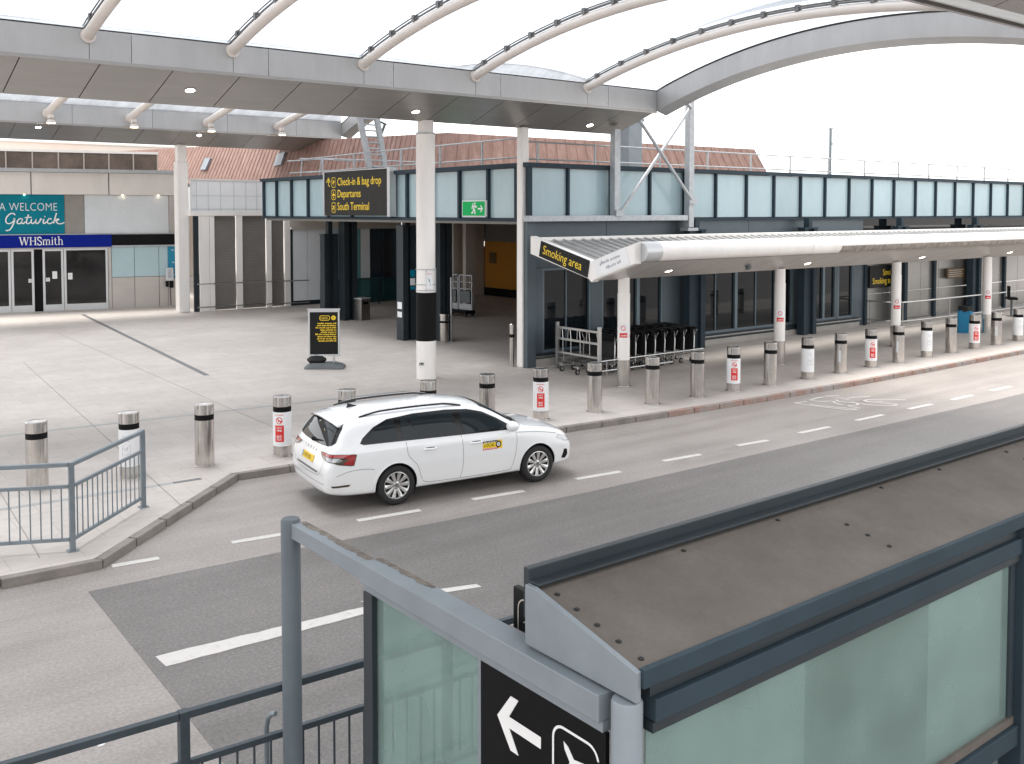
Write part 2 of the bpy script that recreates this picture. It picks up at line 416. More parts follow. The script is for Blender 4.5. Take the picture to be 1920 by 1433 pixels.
def plane_icon(mb, cx, cy, sz, ang, M, h=.003):
    c, s = math.cos(R(ang)), math.sin(R(ang))
    flat(mb, [(cx + sz * (x * c - y * s), cy + sz * (x * s + y * c)) for x, y in PLANE], M, h)

# ------------------------------------------------------------------ ground, road, kerb
K = .12
KERB = [(-60, 13.2), (-8, 13.4), (2.53, 13.55), (3.74, 13.50), (6.88, 16.50), (7.83, 16.42), (11, 16.1), (13.93, 15.75), (16.82, 15.48), (20.19, 15.27), (23.81, 15.15), (28.68, 15.1), (34.2, 15.12), (60, 15.2), (220, 15.2)]
g = MB(); g.add([(-600, -600, 0), (900, -600, 0), (900, 900, 0), (-600, 900, 0)], [(0, 1, 2, 3)]); struct('road', g, road_l)
def inset(line, d):
    P = [Vector(p) for p in line]; out = []
    for i, p in enumerate(P):
        a = P[max(0, i - 1)]; b = P[min(len(P) - 1, i + 1)]; t = (b - a).normalized(); out.append(p + Vector((-t.y, t.x)) * d)
    return out
inn = inset(KERB, .15)
g = MB(); far = [(220, 160), (-60, 160)]
g.prism([(p.x, p.y) for p in inn] + far, .02, K, 'xy'); struct('pavement', g, pave)
def kerb_blocks(i0, i1, name, m, step=.95):
    g = MB()
    for i in range(i0, i1):
        a, b = Vector(KERB[i]), Vector(KERB[i + 1]); a2, b2 = inn[i], inn[i + 1]; n = max(1, round((b - a).length / step)); n = min(n, 60)
        for j in range(n):
            t0, t1 = j / n + .004, (j + 1) / n - .004
            q = [a.lerp(b, t0), a.lerp(b, t1), a2.lerp(b2, t1), a2.lerp(b2, t0)]
            g.prism([(p.x, p.y) for p in q], -.02, K + .004, 'xy')
    struct(name, g, m, bevel=.012)
kerb_blocks(0, 8, 'kerb', kerbm); kerb_blocks(8, 14, 'kerb', kerbred)
g = MB(); D = [(3.20, -40), (3.19, 8.03), (3.26, 9.7), (3.36, 12.79), (5.9, 12.63), (8.5, 12.35), (11.17, 12.14), (17.09, 11.99), (25.07, 11.8), (60, 11.7), (220, 11.7), (220, -40)]
g.prism(D, .001, .004, 'xy'); struct('road_resurfacing', g, road_d)
def dashes():
    P = [(3.86, 13.52), (4.46, 13.44), (5.49, 13.43), (6.23, 13.32), (7.4, 13.2), (8.45, 13.05), (9.44, 13.01), (10.42, 12.87), (11.61, 12.87), (12.59, 12.75), (13.76, 12.79), (14.71, 12.69), (15.86, 12.71), (16.72, 12.62), (17.79, 12.62), (18.85, 12.58), (19.89, 12.59), (20.96, 12.56), (22.05, 12.55), (23.05, 12.52), (24.0, 12.5), (25.0, 12.49), (26.03, 12.49), (27.09, 12.48), (28.1, 12.48), (29.1, 12.47), (30.1, 12.47), (31.1, 12.46), (32.2, 12.46), (33.2, 12.45)]
    g = MB()
    for i in range(0, len(P), 2):
        a, b = Vector(P[i]), Vector(P[i + 1]); t = (b - a).normalized(); n = Vector((-t.y, t.x)) * .065
        g.prism([tuple(a - n), tuple(b - n), tuple(b + n), tuple(a + n)], .002, .006, 'xy')
    return g
struct('lane_marking', dashes(), paint)
g = MB()
a, b = Vector((3.41, 10.30)), Vector((6.0, 10.1)); pts = [(3.41, 10.45), (3.42, 10.15)]
lo = [(3.42 + (6.0 - 3.42) * t, 10.15 - .12 * t + random.uniform(-.012, .012)) for t in [i / 14 for i in range(15)]]
hi = [(3.41 + (6.0 - 3.41) * t, 10.45 - .24 * t + random.uniform(-.012, .012)) for t in [i / 14 for i in range(15)]][::-1]
g.prism(lo + hi, .005, .009, 'xy')
g.prism([(5.86, 10.40), (5.98, 10.24), (7.30, 9.86), (7.30, 9.98), (6.2, 10.33)], .0055, .0085, 'xy')
for k in range(5): g.prism([(9 + 4 * k, 9.85), (10.6 + 4 * k, 9.82), (10.6 + 4 * k, 9.95), (9 + 4 * k, 9.98)], .005, .009, 'xy')
struct('lane_marking', g, paint)
def bike_mark():  # faded two-wheeled lane symbol
    g = MB(); M = Matrix.Translation((0, 0, .004))
    from_px = [[(20.47, 14.68), (20.62, 14.0), (20.80, 13.45), (20.95, 13.3), (21.02, 13.38), (20.75, 14.0), (20.66, 14.35)], [(20.47, 14.68), (20.95, 14.62)],
               [(21.12, 14.68), (21.7, 14.72), (22.0, 14.45), (21.95, 14.1)], [(21.12, 14.68), (21.2, 14.4), (21.45, 14.25), (21.3, 14.05), (21.25, 13.75), (21.5, 13.6), (21.7, 13.75), (21.55, 14.1), (21.7, 14.3)], [(21.25, 13.75), (21.2, 13.3)],
               [(21.75, 13.9), (21.75, 13.45), (22.05, 13.05), (22.35, 13.05), (22.2, 13.4), (22.05, 13.75), (22.45, 13.45)], [(22.05, 13.75), (22.35, 13.8), (22.75, 13.55), (23.05, 13.2)], [(21.9, 14.75), (22.3, 14.6)], [(22.1, 14.25), (22.5, 14.15), (22.75, 14.0)]]
    for l in from_px: stroke(g, smooth_line(l, 4), .07, M, .002)
    return g
struct('lane_marking', bike_mark(), paint)
g = MB()   # gum and litter specks trodden into the road and paving
rs = random.Random(3)
for i in range(90):
    x, y = (rs.uniform(1, 20), rs.uniform(7.5, 13)) if i < 45 else (rs.uniform(3, 22), rs.uniform(17.2, 32))
    z = .0042 if i < 45 else K; r = rs.uniform(.008, .022); a = rs.random() * 6
    g.prism([(x + r * rs.uniform(.6, 1.3) * math.cos(a + 2 * math.pi * k / 7), y + r * rs.uniform(.6, 1.3) * math.sin(a + 2 * math.pi * k / 7)) for k in range(7)], z, z + .002)
struct('gum_specks', g, mat('gum', (.30, .28, .265), .8, var=.3, vs=3))
g = MB(); g.prism(circle(2.45, 9.0, .035, 9), .0, .012); struct('litter_speck', g, sleeve)
drain = mat('drain_grating', (.20, .20, .205), .5, metal=.5, var=.25, vs=20)
def strip(a, b, wd, m=drain):
    a, b = Vector(a), Vector(b); t = (b - a).normalized(); n = Vector((-t.y, t.x)) * wd / 2; g = MB()
    g.prism([tuple(a - n), tuple(b - n), tuple(b + n), tuple(a + n)], K, K + .004, 'xy'); struct('drainage_channel', g, m)
paledrain = mat('pale_drain_cover', (.37, .37, .37), .5, metal=.3, var=.1, vs=12)
strip((12.24, 46.62), (10.40, 27.07), .16)
strip((-20, 24.6), (13.5, 21.5), .13, paledrain)
strip((-20, 18.2), (5.75, 16.63), .12, paledrain); strip((5.77, 16.63), (6.25, 16.6), .12)
plain = mat('slab_joint', (.30, .275, .255), .8)
for a, b in (((6.9, 33), (5.42, 15.25)), ((9.6, 40), (8.9, 17)), ((3.6, 22), (3.1, 14.1))): strip(a, b, .014, plain)

# ------------------------------------------------------------------ canopy vaults
def vault(root, vc, zb, vs, v2, u0, u1, ends, arch_u, light_us, joint0, jstep, near=True):
    pass
def arc(v, v0, v1, rise):
    c = (v0 + v1) / 2; h = (v1 - v0) / 2; Rr = (h * h + rise * rise) / (2 * rise)
    return math.sqrt(max(0, Rr * Rr - (v - c) ** 2)) - (Rr - rise)
def gutter_beam(root, u0, u1, vc, z0, hw, topz, j0, js, screws, lamps, skew=.0, sides=(-1, 1), fj=()):
    """V-section gutter beam: soffit panels, fascia plates, lip, downlights; sides = which sides face a vault"""
    zn = z0 + .6
    core = MB(); core.prism([(vc - hw + .03, zn + .03), (vc - hw + .03, topz - .02), (vc + hw - .03, topz - .02), (vc + hw - .03, zn + .03), (vc, z0 + .03)], u0, u1 - .02, 'yz'); core.build('beam_core', gap, root)
    for sd_ in sides:
        s = MB(); k = math.floor((u0 - j0) / js)
        edges = []
        x = j0 + k * js
        while x < u1: edges.append(max(u0, x)); x += js
        edges.append(u1)
        for a, b in zip(edges, edges[1:]):
            if b - a < .06: continue
            a += .011; b -= .011
            s.add([(a, vc, z0), (b, vc, z0), (b, vc + sd_ * hw, zn), (a, vc + sd_ * hw, zn), (a, vc, z0 + .02), (b, vc, z0 + .02), (b, vc + sd_ * hw, zn + .02), (a, vc + sd_ * hw, zn + .02)],
                  [(0, 1, 2, 3), (7, 6, 5, 4), (0, 4, 5, 1), (1, 5, 6, 2), (2, 6, 7, 3), (3, 7, 4, 0)])
        s.build('soffit_panel', soffitm, root)
        f = MB(); y = vc + sd_ * hw; fe = sorted([u0] + [q for q in fj if u0 < q < u1] + [u1])
        for a, b in zip(fe, fe[1:]): f.box(a + .006, b - .006, y - .015, y + .015, zn - .0, topz)
        for q in screws:
            for zz in (zn + .1, topz - .1): f.lathe([(.02, 0), (.02, .012)], 8, M=Matrix.Translation((q, y + sd_ * .015, zz)) @ Matrix.Rotation(R(-90 * sd_), 4, 'X'))
        f.build('fascia', fasciam, root)
        l = MB(); l.box(u0, u1, y - .03 if sd_ < 0 else y - .05, y + .05 if sd_ < 0 else y + .03, zn - .07, zn - .003); l.build('edge_trim', soffitm, root)
        t = MB(); t.box(u0, u1, y - .02, y + .02, topz, topz + .03); t.build('top_trim', gap, root)
    e = MB(); e.prism([(vc - hw, zn), (vc - hw, topz), (vc + hw, topz), (vc + hw, zn), (vc, z0)], u1, u1 + .02, 'yz'); e.build('end_plate', fasciam, root)
    for q, fr in lamps:
        d = Vector((0, -hw * fr, .6 * fr)); p = Vector((q, vc, z0)) + d; nrm = Vector((0, -.6, -hw)).normalized()
        Mx = Matrix.Translation(p + nrm * .004) @ nrm.to_track_quat('Z', 'Y').to_matrix().to_4x4()
        r = MB(); r.lathe([(.13, 0), (.13, .012), (.1, .012), (.1, .004)], 20, M=Mx); fo = r.build('downlight', white, root, smooth=30)
        r = MB(); r.lathe([(.098, .005), (.098, .010)], 20, M=Mx); link('lamp', r.mesh('lamp', glow), fo).matrix_parent_inverse = Matrix.Identity(4)
A1 = [-7.4, -4.1, -.8, 2.5, 5.71, 8.73, 12.01, 15.34, 19.31]
VZ = 8.27
def arches(root, us, v0, v1, rise, zs, r, foilz, uend, bulge=.42, ustart=-9, rails=True):
    N = 28
    for u in us:
        t = MB(); pts = [(u, v0 + (v1 - v0) * i / N, zs + arc(v0 + (v1 - v0) * i / N, v0, v1, rise)) for i in range(N + 1)]
        t.tube(pts, r, 16, caps=False)
        a = t.build('arch_tube', offwhite, root, smooth=50)
        for p, q, sg in ((pts[0], pts[1], 1), (pts[-1], pts[-2], -1)):
            f = MB(); d = (Vector(q) - Vector(p)).normalized(); Mx = Matrix.Translation(Vector(p) + d * .02) @ Vector((0, sg, 0)).to_track_quat('Z', 'Y').to_matrix().to_4x4()
            f.lathe([(r * 1.32, 0), (r * 1.32, .05)], 20, M=Mx); f.build('flange', offwhite, a, smooth=40)
        for k in (9, 19):
            f = MB(); f.tube([pts[k], Vector(pts[k]) + (Vector(pts[k + 1]) - Vector(pts[k])).normalized() * .05], r * 1.03, 16); f.build('joint_sleeve', offwhite, a, smooth=40)
        if not rails: continue
        c = MB(); off = Vector((-.045, 0, r + .04))
        for o, zz, rr in ((-.05, .035, .016), (.04, .03, .014), (-.02, -.015, .024), (.01, .01, .012)): c.tube([Vector(p) + off + Vector((o, 0, zz)) for p in pts], rr, 6)
        for i in range(1, N, 2): 
            p = Vector(pts[i]); c.box(p.x - .11, p.x + .02, p.y - .05, p.y + .05, p.z + r * .8, p.z + r + .12)
        c.build('clamp_rail', clampm, root)
    cells = list(us) + [uend]; cells = [ustart] + cells
    for a, b in zip(cells, cells[1:]):
        m = MB(); nx, ny = 12, 30; vs = []; fs = []
        for i in range(nx + 1):
            for j in range(ny + 1):
                s = i / nx; u = a + (b - a) * s; v = v0 + (v1 - v0) * j / ny; q = math.sin(math.pi * j / ny) ** .5
                z = foilz + arc(v, v0, v1, rise) + (bulge * (1 - (2 * s - 1) ** 2) * q + .4 * bulge * q)
                vs.append((u, v, z))
        for i in range(nx):
            for j in range(ny): q = i * (ny + 1) + j; fs.append((q, q + ny + 1, q + ny + 2, q + 1))
        m.add(vs, fs); m.build('membrane', foil, root, smooth=60)
def gable(root, u, v0, v1, rise, zb, h, wd):
    N = 36; rings = []
    for i in range(N + 1):
        v = v0 + (v1 - v0) * i / N; z = arc(v, v0, v1, rise)
        rings.append([(u, v, zb + z), (u, v, zb + h + z * .98), (u + wd, v, zb + h + z * .98), (u + wd, v, zb - .12 + z)])
    g = MB(); g.loft(rings); g.build('gable_edge_beam', fasciam, root, smooth=35)
    t = MB(); t.loft([[(u - .01, r[1][1], r[1][2] - .03), (u - .01, r[1][1], r[1][2] + .02), (u + .05, r[1][1], r[1][2] + .02), (u + .05, r[1][1], r[1][2] - .03)] for r in rings]); t.build('top_trim', gap, root)

can = thing('vault_canopy', 'foil vault canopy on cream steel arches over the road, springing from grey gutter beam', 'canopy', (15, 22.9, K), world=True)
fj1 = [q for u in A1 for q in (u + .02, u + .85)]
gutter_beam(can, -9, 22.19, 22.8, 7.2, 1.8, 8.4, 5.98, 1.5, [u + .80 for u in A1], [(8.15, .45), (14.3, .32), (2.1, .45), (20.6, .3)], fj=fj1)
gutter_beam(can, -9, 22.19, 5.82, 7.2, 1.8, 8.4, 5.98, 1.5, [u + .80 for u in A1], [], fj=fj1)
arches(can, A1, 7.62, 21, .96, VZ, .115, 8.41, 22.2)
gable(can, 22.2, 7.5, 21.0, 1.13, 7.80, .62, .42)
# columns under the far gutter beam
c = MB(); X, Y = 15.02, 22.86
c.lathe([(.275, K), (.275, 1.18)], 28, (X, Y, 0)); c.lathe([(.275, 2.51), (.272, 2.6), (.262, 3.0), (.262, 6.9), (.225, 6.9), (.225, 7.24)], 28, (X, Y, 0))
cm = c.build('column', white, can, smooth=30)
c = MB(); c.lathe([(.279, 1.175), (.279, 2.515)], 28, (X, Y, 0)); c.build('painted_band', black, cm, smooth=30)
c = MB(); 
for z in (2.56, 3.14, 2.72): c.lathe([(.285, z), (.285, z + .025)], 24, (X, Y, 0))
c.tube([(X - .15, Y - .24, 2.56), (X - .15, Y - .24, 3.15)], .012, 6); c.tube([(X + .15, Y - .26, 2.56), (X + .15, Y - .26, 3.15)], .01, 6)
c.lathe([(.268, 6.86), (.268, 6.9)], 24, (X, Y, 0)); c.build('clamp_strap', galv, cm, smooth=30)
M = axes((.785, -.62, 0), (-.62, -.785, 0), (X - .62 * .285, Y - .785 * .285, .55))
c = MB(); c.box(-.17, -.05, -.03, .04, 0, .012, M); c.build('number_tag', signblack, cm); c = MB(); tiny_print(c, -.16, -.06, -.01, .03, M, 2, .0128); c.build('tag_print', whiteink, cm)
Mp = axes((.785, -.62, 0), (-.62, -.785, 0), (X - .62 * .285, Y - .785 * .285, 2.62))
c = MB(); c.box(.02, .2, 0, .46, -.01, .006, Mp); c.build('paper_notice', sleeve, cm)
c = MB(); stroke(c, smooth_line([(.04, .4), (.09, .43), (.13, .40), (.18, .43)]), .012, Mp, .008); c.build('scribble', red, cm)
c = MB(); stroke(c, smooth_line([(.09, .3), (.11, .2), (.13, .27), (.14, .12), (.17, .1)]), .01, Mp, .008); c.build('scribble', tealpanel, cm)
c = MB(); X, Y = 18.35, 22.72
c.box(X - .13, X + .13, Y - .13, Y + .13, K, 7.22); c.build('column', white, can, bevel=.03)
for X in (-5, 27): pass
c = MB(); c.box(-5.2, -4.8, 5.6, 6.0, 0, 7.24); c.build('column', white, can, bevel=.02)

can2 = thing('vault_canopy', 'second foil vault canopy behind, sheltering the plaza before the shop front', 'canopy', (16.2, 45, K), world=True)
A2 = [.1, 3.45, 6.8, 10.14, 13.41, 16.77, 20.15]
gutter_beam(can2, -9, 23.5, 45, 7.75, 1.75, 9.42, 9.0, 1.68, [u + 1.0 for u in A2], [(9.9, .72), (16.6, .72), (3.2, .72)], sides=(-1, 1), fj=[u + .95 for u in A2])
arches(can2, A2, 24.6, 43.25, .9, 8.72, .15, 9.12, 23.4, bulge=.05, rails=False)
gable(can2, 23.5, 24.7, 43.25, 1.7, 8.43, .6, .5)
for u in A2:
    h = MB(); p = Vector((u + .03, 42.9, 8.62)); h.tube([p, p + Vector((0, -.1, -.16))], .13, 12); h.lathe([(.17, 0), (.17, .06), (.12, .14)], 16, tuple(p + Vector((0, -.1, -.32)))); s = h.build('floodlight', offwhite, can2, smooth=40)
    h = MB(); h.lathe([(.15, 0), (.15, .004)], 16, tuple(p + Vector((0, -.1, -.326)))); link('lamp', h.mesh('lamp', glow_warm), s)
    s.children[0].matrix_parent_inverse = Matrix.Identity(4)
c = MB(); c.box(15.95, 16.45, 44.75, 45.25, K, 7.0); c.box(16.0, 16.4, 44.8, 45.2, 7.0, 7.8); c.build('column', white, can2, bevel=.03)
c = MB(); c.box(23.45, 23.7, 44.9, 45.15, 4.8, 7.75); c.build('column', galv, can2)

# ------------------------------------------------------------------ terminal building with the slate fascia
tb = thing('terminal_building', 'slate terminal building with pale blue glass fascia band above dark glazed front', 'building', (18.4, 22.5, K), world=True)
FZ0, FZ1 = 4.47, 6.15
mr = [18.42, 19.89, 21.73, 23.44, 25.1, 26.71, 28.37, 29.95, 31.57, 33.13, 34.75, 36.38, 38.01, 39.7, 41.36, 43.03, 44.68, 46.35, 48.0, 49.7, 51.3, 53, 54.6, 56.3, 58]
ml = [22.5, 23.04, 24.44, 25.98, 27.52, 29.11, 30.17, 33.0, 34.9, 36.61, 38.12, 39.56, 40.85]
fr = MB()
for a, b in zip(mr, mr[1:]):
    p = MB(); p.box(a + .05, b - .05, 22.50, 22.53, FZ0 + .08, FZ1 - .12); p.build('fascia_panel', fglass, tb)
for a, b in zip(ml, ml[1:]):
    p = MB(); p.box(18.42, 18.45, a + .05, b - .05, FZ0 + .08, FZ1 - .12); p.build('fascia_panel', fglass, tb)
for x in mr[1:]: fr.box(x - .035, x + .035, 22.40, 22.52, FZ0 + .05, FZ1 - .1)
for y in ml[1:]: fr.box(18.31, 18.44, y - .05, y + .05, FZ0 + .05, FZ1 - .1)
fr.box(18.31, 18.45, 22.40, 22.53, FZ0, FZ1)
fr.box(18.25, 60, 22.36, 22.56, FZ1 - .1, FZ1 + .03); fr.box(18.25, 18.48, 22.56, 41, FZ1 - .1, FZ1 + .03)
fr.box(18.47, 60, 22.42, 22.54, FZ0 - .03, FZ0 + .05); fr.box(18.33, 18.47, 22.42, 41, FZ0 - .03, FZ0 + .05)
fr.build('fascia_frame', bluegrey, tb)
p = MB(); p.box(18.5, 60, 22.6, 40.9, FZ1 - .2, FZ1 - .1); p.box(27, 60, 40.9, 70, FZ1 - .2, FZ1 - .1); p.build('roof', interior, tb)  # unseen opening left over the glazed screen, added to let sky light in
p = MB(); p.box(18.5, 60, 22.55, 22.6, FZ0, FZ1 - .12); p.box(18.46, 18.5, 22.6, 41, FZ0, FZ1 - .12); p.build('fascia_backing', darksteel, tb)
p = MB(); p.box(18.5, 33.4, 22.9, 40.9, 4.36, 4.44); p.box(27.7, 33.4, 40.9, 60, 4.36, 4.44); p.build('undercroft_ceiling', ceilm, tb)  # open over the screen too; unseen, lightened to bounce light inside
# ground storey front along the pavement
wb = [18.72, 21.1, 24.9]; fronts = [(18.98, 20.95), (21.42, 23.05), (23.05, 24.2), (25.85, 28.0), (28.0, 30.3), (30.55, 31.3), (32.05, 33.3), (33.3, 34.1), (34.25, 35.3)]
for a, b in fronts:
    f = MB()
    for x0, x1, z0, z1 in ((a, a + .07, .5, 3.05), (b - .07, b, .5, 3.05), (a + .07, b - .07, .5, .58), (a + .07, b - .07, 2.97, 3.05)): f.box(x0, x1, 22.56, 22.66, z0, z1)
    if b - a > 1.9: f.box((a + b) / 2 - .02, (a + b) / 2 + .02, 22.6, 22.66, .58, 2.97)
    f = f.build('window', frameblue, tb)
    q = MB(); q.box(a + .07, b - .07, 22.64, 22.655, .58, 2.97); link('pane', q.mesh('pane', dglass), f).matrix_parent_inverse = Matrix.Identity(4)
p = MB()
prev = 18.62
for a, b in fronts + [(36.02, 36.03)]:
    if a - prev > .03: p.box(prev, a, 22.55, 22.67, K, 3.05)
    prev = b
for a, b in ((18.45, 21.65), (21.65, 24.9), (24.9, 28.7), (28.7, 32.2), (32.2, 36)): p.box(a + .008, b - .008, 22.60, 22.67, 3.06, FZ0)
p.build('cladding', cladding, tb)
p = MB(); p.box(36, 60, 22.6, 22.67, 3.0, FZ0); p.build('clerestory', dglass, tb)
p = MB(); p.box(18.6, 24.85, 22.44, 22.55, K - .01, .34); p.box(25.85, 35.6, 22.44, 22.55, K - .01, .30); p.build('plinth', conc, tb, bevel=.01)
p = MB(); p.box(18.62, 24.85, 22.5, 22.55, .34, .5); p.box(25.85, 35.6, 22.5, 22.55, .30, .5); p.build('sill', darksteel, tb)
p = MB()
for a, b in ((18.6, 24.8), (25.9, 30.5), (31.9, 35.6)):
    p.tube([(a, 22.38, .42), (b, 22.38, .42)], .03, 8)
    for k in range(4): x = a + .2 + (b - a - .4) * k / 3; p.tube([(x, 22.38, .42), (x, 22.5, .42)], .015, 6)
p.build('bumper_rail', steelrail, tb, smooth=40)
p = MB(); p.box(18.46, 33, 22.67, 22.72, K, 4.4); p.build('inner_wall', interior, tb)
p = MB()
for i in range(14):
    a = 36.0 + i * 1.5; p.box(a + .01, a + 1.49, 22.60, 22.66, .2, 1.35); p.box(a + .01, a + 1.49, 22.60, 22.66, 1.37, 3.0)
p.build('metal_wall_panel', mat('scuffed_metal_panel', (.37, .36, .345), .3, metal=.6, var=.12, vs=.5, rvar=.01), tb)
for x in (36.1, 39.15, 41.5, 44.6, 48, 51.5): p = MB(); p.box(x - .09, x + .09, 22.47, 22.6, K, 3.02); p.build('mullion', bluegrey, tb)
p = MB(); p.box(39.9, 41.0, 22.2, 22.5, 2.72, 2.9); p.box(45.4, 48.5, 22.1, 22.5, 2.72, 2.95); p.box(36.9, 38.4, 22.2, 22.5, 2.78, 2.9); p.build('window_hood', fglass, tb)
def hpier(x, y, wx, wy, z1, m=darksteel):
    p = MB(); p.box(x - wx / 2, x - wx / 2 + .22, y - wy / 2, y + wy / 2, K, z1); p.box(x + wx / 2 - .22, x + wx / 2, y - wy / 2, y + wy / 2, K, z1); p.box(x - wx / 2 + .22, x + wx / 2 - .22, y - .03, y + .18, K, z1)
    p.box(x - wx / 2 - .02, x + wx / 2 + .02, y - wy / 2 - .02, y + wy / 2 + .02, z1, z1 + .05)
    p.box(x - .1, x + .1, y - .12, y + .12, z1 + .05, FZ0 + .02)
    p.build('pier', m, tb)
for x in (25.35, 31.7, 38.1, 44.4): hpier(x, 22.2, .8, .3, 4.1, bluegrey)
p = MB(); p.box(18.28, 18.62, 22.42, 22.9, K, FZ0 - .03); p.build('pier', cladding, tb, bevel=.01)
hpier(19.9, 37.75, .66, .4, 3.75); hpier(20.55, 37.3, .62, .5, 4.45); hpier(19.0, 30.2, .55, .45, 4.2); hpier(19.95, 29.3, .52, .5, 4.45)
p = MB(); p.box(27.0, 27.22, 38.7, 38.9, K, 4.4); p.build('inner_column', beige, tb); p = MB(); p.box(27.4, 27.95, 38.25, 38.5, K, 4.4); p.build('inner_column', beige, tb)
p = MB(); p.box(32.8, 33.2, 38.0, 44.0, .55, 3.1); p.box(32.79, 33.2, 44.05, 52, .55, 2.8); p.box(32.9, 33.2, 23, 38.0, .5, 3.0); p.build('ochre_wall', yellowwall, tb)
p = MB(); p.box(32.72, 33.2, 23, 52, K, .55); p.build('skirting', black, tb)
p = MB(); p.box(32.86, 33.2, 23, 52, 3.1, 4.4); p.build('upper_wall', interior, tb)
p = MB(); p.box(32.74, 32.8, 42.9, 43.5, 1.9, 2.5); p.build('wall_notice', brownsign, tb); p = MB(); p.box(32.7, 32.8, 38.3, 38.5, 1.2, 1.6); p.build('door_handle', black, tb)
# glazed screen at the back of the undercroft
p = MB(); p.box(21.4, 27.7, 44.5, 44.8, 3.95, 4.45); p.box(21.4, 27.7, 44.45, 44.5, 3.86, 4.05); p.build('screen_head', beige, tb)
cols_ = [(21.55, 22.3, whiteglass), (22.32, 23.3, whiteglass), (23.32, 24.2, paleglass), (24.22, 24.75, navyglass), (24.77, 25.3, tealglass), (25.32, 25.85, whiteglass), (25.87, 26.6, navyglass), (26.75, 27.6, navyglass)]
for a, b, m in cols_:
    p = MB(); p.box(a, b, 44.6, 44.65, .35, 3.86); p.build('screen_panel', m, tb)
p = MB(); p.box(21.3, 27.7, 44.68, 44.75, K, 3.9); p.box(26.62, 26.73, 44.5, 44.6, .3, 3.86); p.build('screen_frame', darksteel, tb)
p = MB(); p.box(27.7, 32.7, 43.9, 44.3, K, 4.4); p.build('beige_wall', beige, tb)
p = MB(); p.box(28.0, 29.6, 43.84, 43.9, 3.0, 3.5); p.build('wall_vent', black, tb)

# louvred wall to the left of the screen
lw = thing('louvred_wall', 'dark louvred shutter wall between white posts behind the plaza', 'wall', (17, 44.6, K), world=True)
p = MB(); p.box(16.4, 21.5, 44.45, 44.95, 4.54, 4.74); p.build('lintel', white, lw, bevel=.02)
for a, b in ((17.55, 18.62), (18.92, 20.13), (20.39, 21.07)):
    p = MB(); n = 58
    for i in range(n):
        z = .2 + i * (4.3 / n); p.add([(a, 44.62, z), (b, 44.62, z), (b, 44.66, z + .055), (a, 44.66, z + .055)], [(0, 1, 2, 3)])
    p.box(a, b, 44.67, 44.7, .15, 4.54); p.build('louvre_panel', louvre, lw)
for a, b in ((16.85, 17.3), (17.32, 17.55), (18.63, 18.91), (20.14, 20.38), (21.08, 21.36)):
    p = MB(); p.box(a, b, 44.5, 44.62, K, 4.54); p.build('post', white, lw, bevel=.015)
p = MB(); p.box(16.6, 16.84, 44.6, 44.7, K, 4.54); p.build('post', darksteel, lw)
p = MB(); p.box(16.7, 20.6, 45.1, 45.3, 4.74, 6.2); p.build('parapet', tilewhite, lw)
p = MB()
for x in (16.95, 17.5, 18.1, 18.75, 19.35, 19.9, 20.5): p.box(x - .012, x + .012, 45.085, 45.1, 4.78, 6.14)
for z in (4.86, 5.48): p.box(16.7, 20.6, 45.08, 45.1, z - .012, z + .012)
p.build('tile_joint', palepanel, lw)
p = MB(); p.box(16.68, 20.6, 44.98, 45.32, 6.2, 6.26); p.build('coping', white, lw)
hr = thing('handrail', 'twin steel handrails along the louvred shutter wall', 'handrail', (17, 44.2, K), world=True)
p = MB()
for z in (1.42, .35): p.tube([(16.6, 44.2, z), (18.5, 44.15, z), (22.0, 43.8, z - .02)], .028, 8)
p.build('rail', steelrail, hr, smooth=40)
p = MB()
for x in (17.45, 18.8, 20.25, 21.2):
    for z in (1.38, .31): p.tube([(x, 44.18, z + .03), (x, 44.2, z), (x, 44.5, z)], .016, 6)
p.build('bracket', steelrail, hr)
bal = thing('glass_balustrade', 'dark framed glass balustrade behind the two slate piers', 'balustrade', (25, 42.6, K), world=True)
p = MB(); p.box(22.0, 27.8, 42.58, 42.64, 1.42, 1.47); p.box(22.0, 27.8, 42.58, 42.64, .25, .3)
for x in (22.0, 23.5, 25.2, 27.0, 27.78): p.box(x - .025, x + .025, 42.58, 42.64, K, 1.45)
p.build('frame', darksteel, bal)
p = MB(); p.box(22.03, 27.75, 42.605, 42.615, .3, 1.42); p.build('pane', balglass, bal)

# ------------------------------------------------------------------ brown roofed block behind
rb = thing('terminal_block', 'brown sheet-roofed terminal block rising behind the slate fascia', 'building', (24, 34.8, K), world=True)
C0, C1 = (24.0, 34.82), (44.6, 34.82); LN = (-.163, .986)
L0 = (C0[0] + LN[0] * 31, C0[1] + LN[1] * 31)
zr, ze = 8.15, 6.1
# sloping roof faces: eave ring 0.55 m outside the ridge ring
ridge = [L0, C0, C1, (46, 70)]; eave = [(L0[0] - 1.0, L0[1] + .5), (C0[0] - .75, C0[1] - .6), (C1[0] + 1.1, C1[1] - .6), (48, 70)]
zrs = [8.55, 8.1, 8.2, 8.2]
def seamed(a0, b0, a1, b1, z0a, z0b, z1a, z1b, n):
    m = MB(); P = [Vector((*a0, z0a)), Vector((*b0, z0b)), Vector((*b1, z1b)), Vector((*a1, z1a))]
    m.add([tuple(p) for p in P], [(0, 1, 2, 3)])
    nr = (P[1] - P[0]).cross(P[3] - P[0]).normalized()
    if nr.x > 0 and nr.y > 0: nr = -nr
    if nr.z < 0: nr = -nr
    for i in range(n + 1):
        a = P[0].lerp(P[1], i / n) + nr * .02; b = P[3].lerp(P[2], i / n) + nr * .02; m.bar(a, b, .022, .014, nr)
    return m
seamed(eave[0], eave[1], ridge[0], ridge[1], ze + .35, ze, zrs[0], zrs[1], 96).build('roof_slope', rust, rb)
seamed(eave[1], eave[2], ridge[1], ridge[2], ze, ze, zrs[1], zrs[2], 34).build('roof_slope', rust, rb)
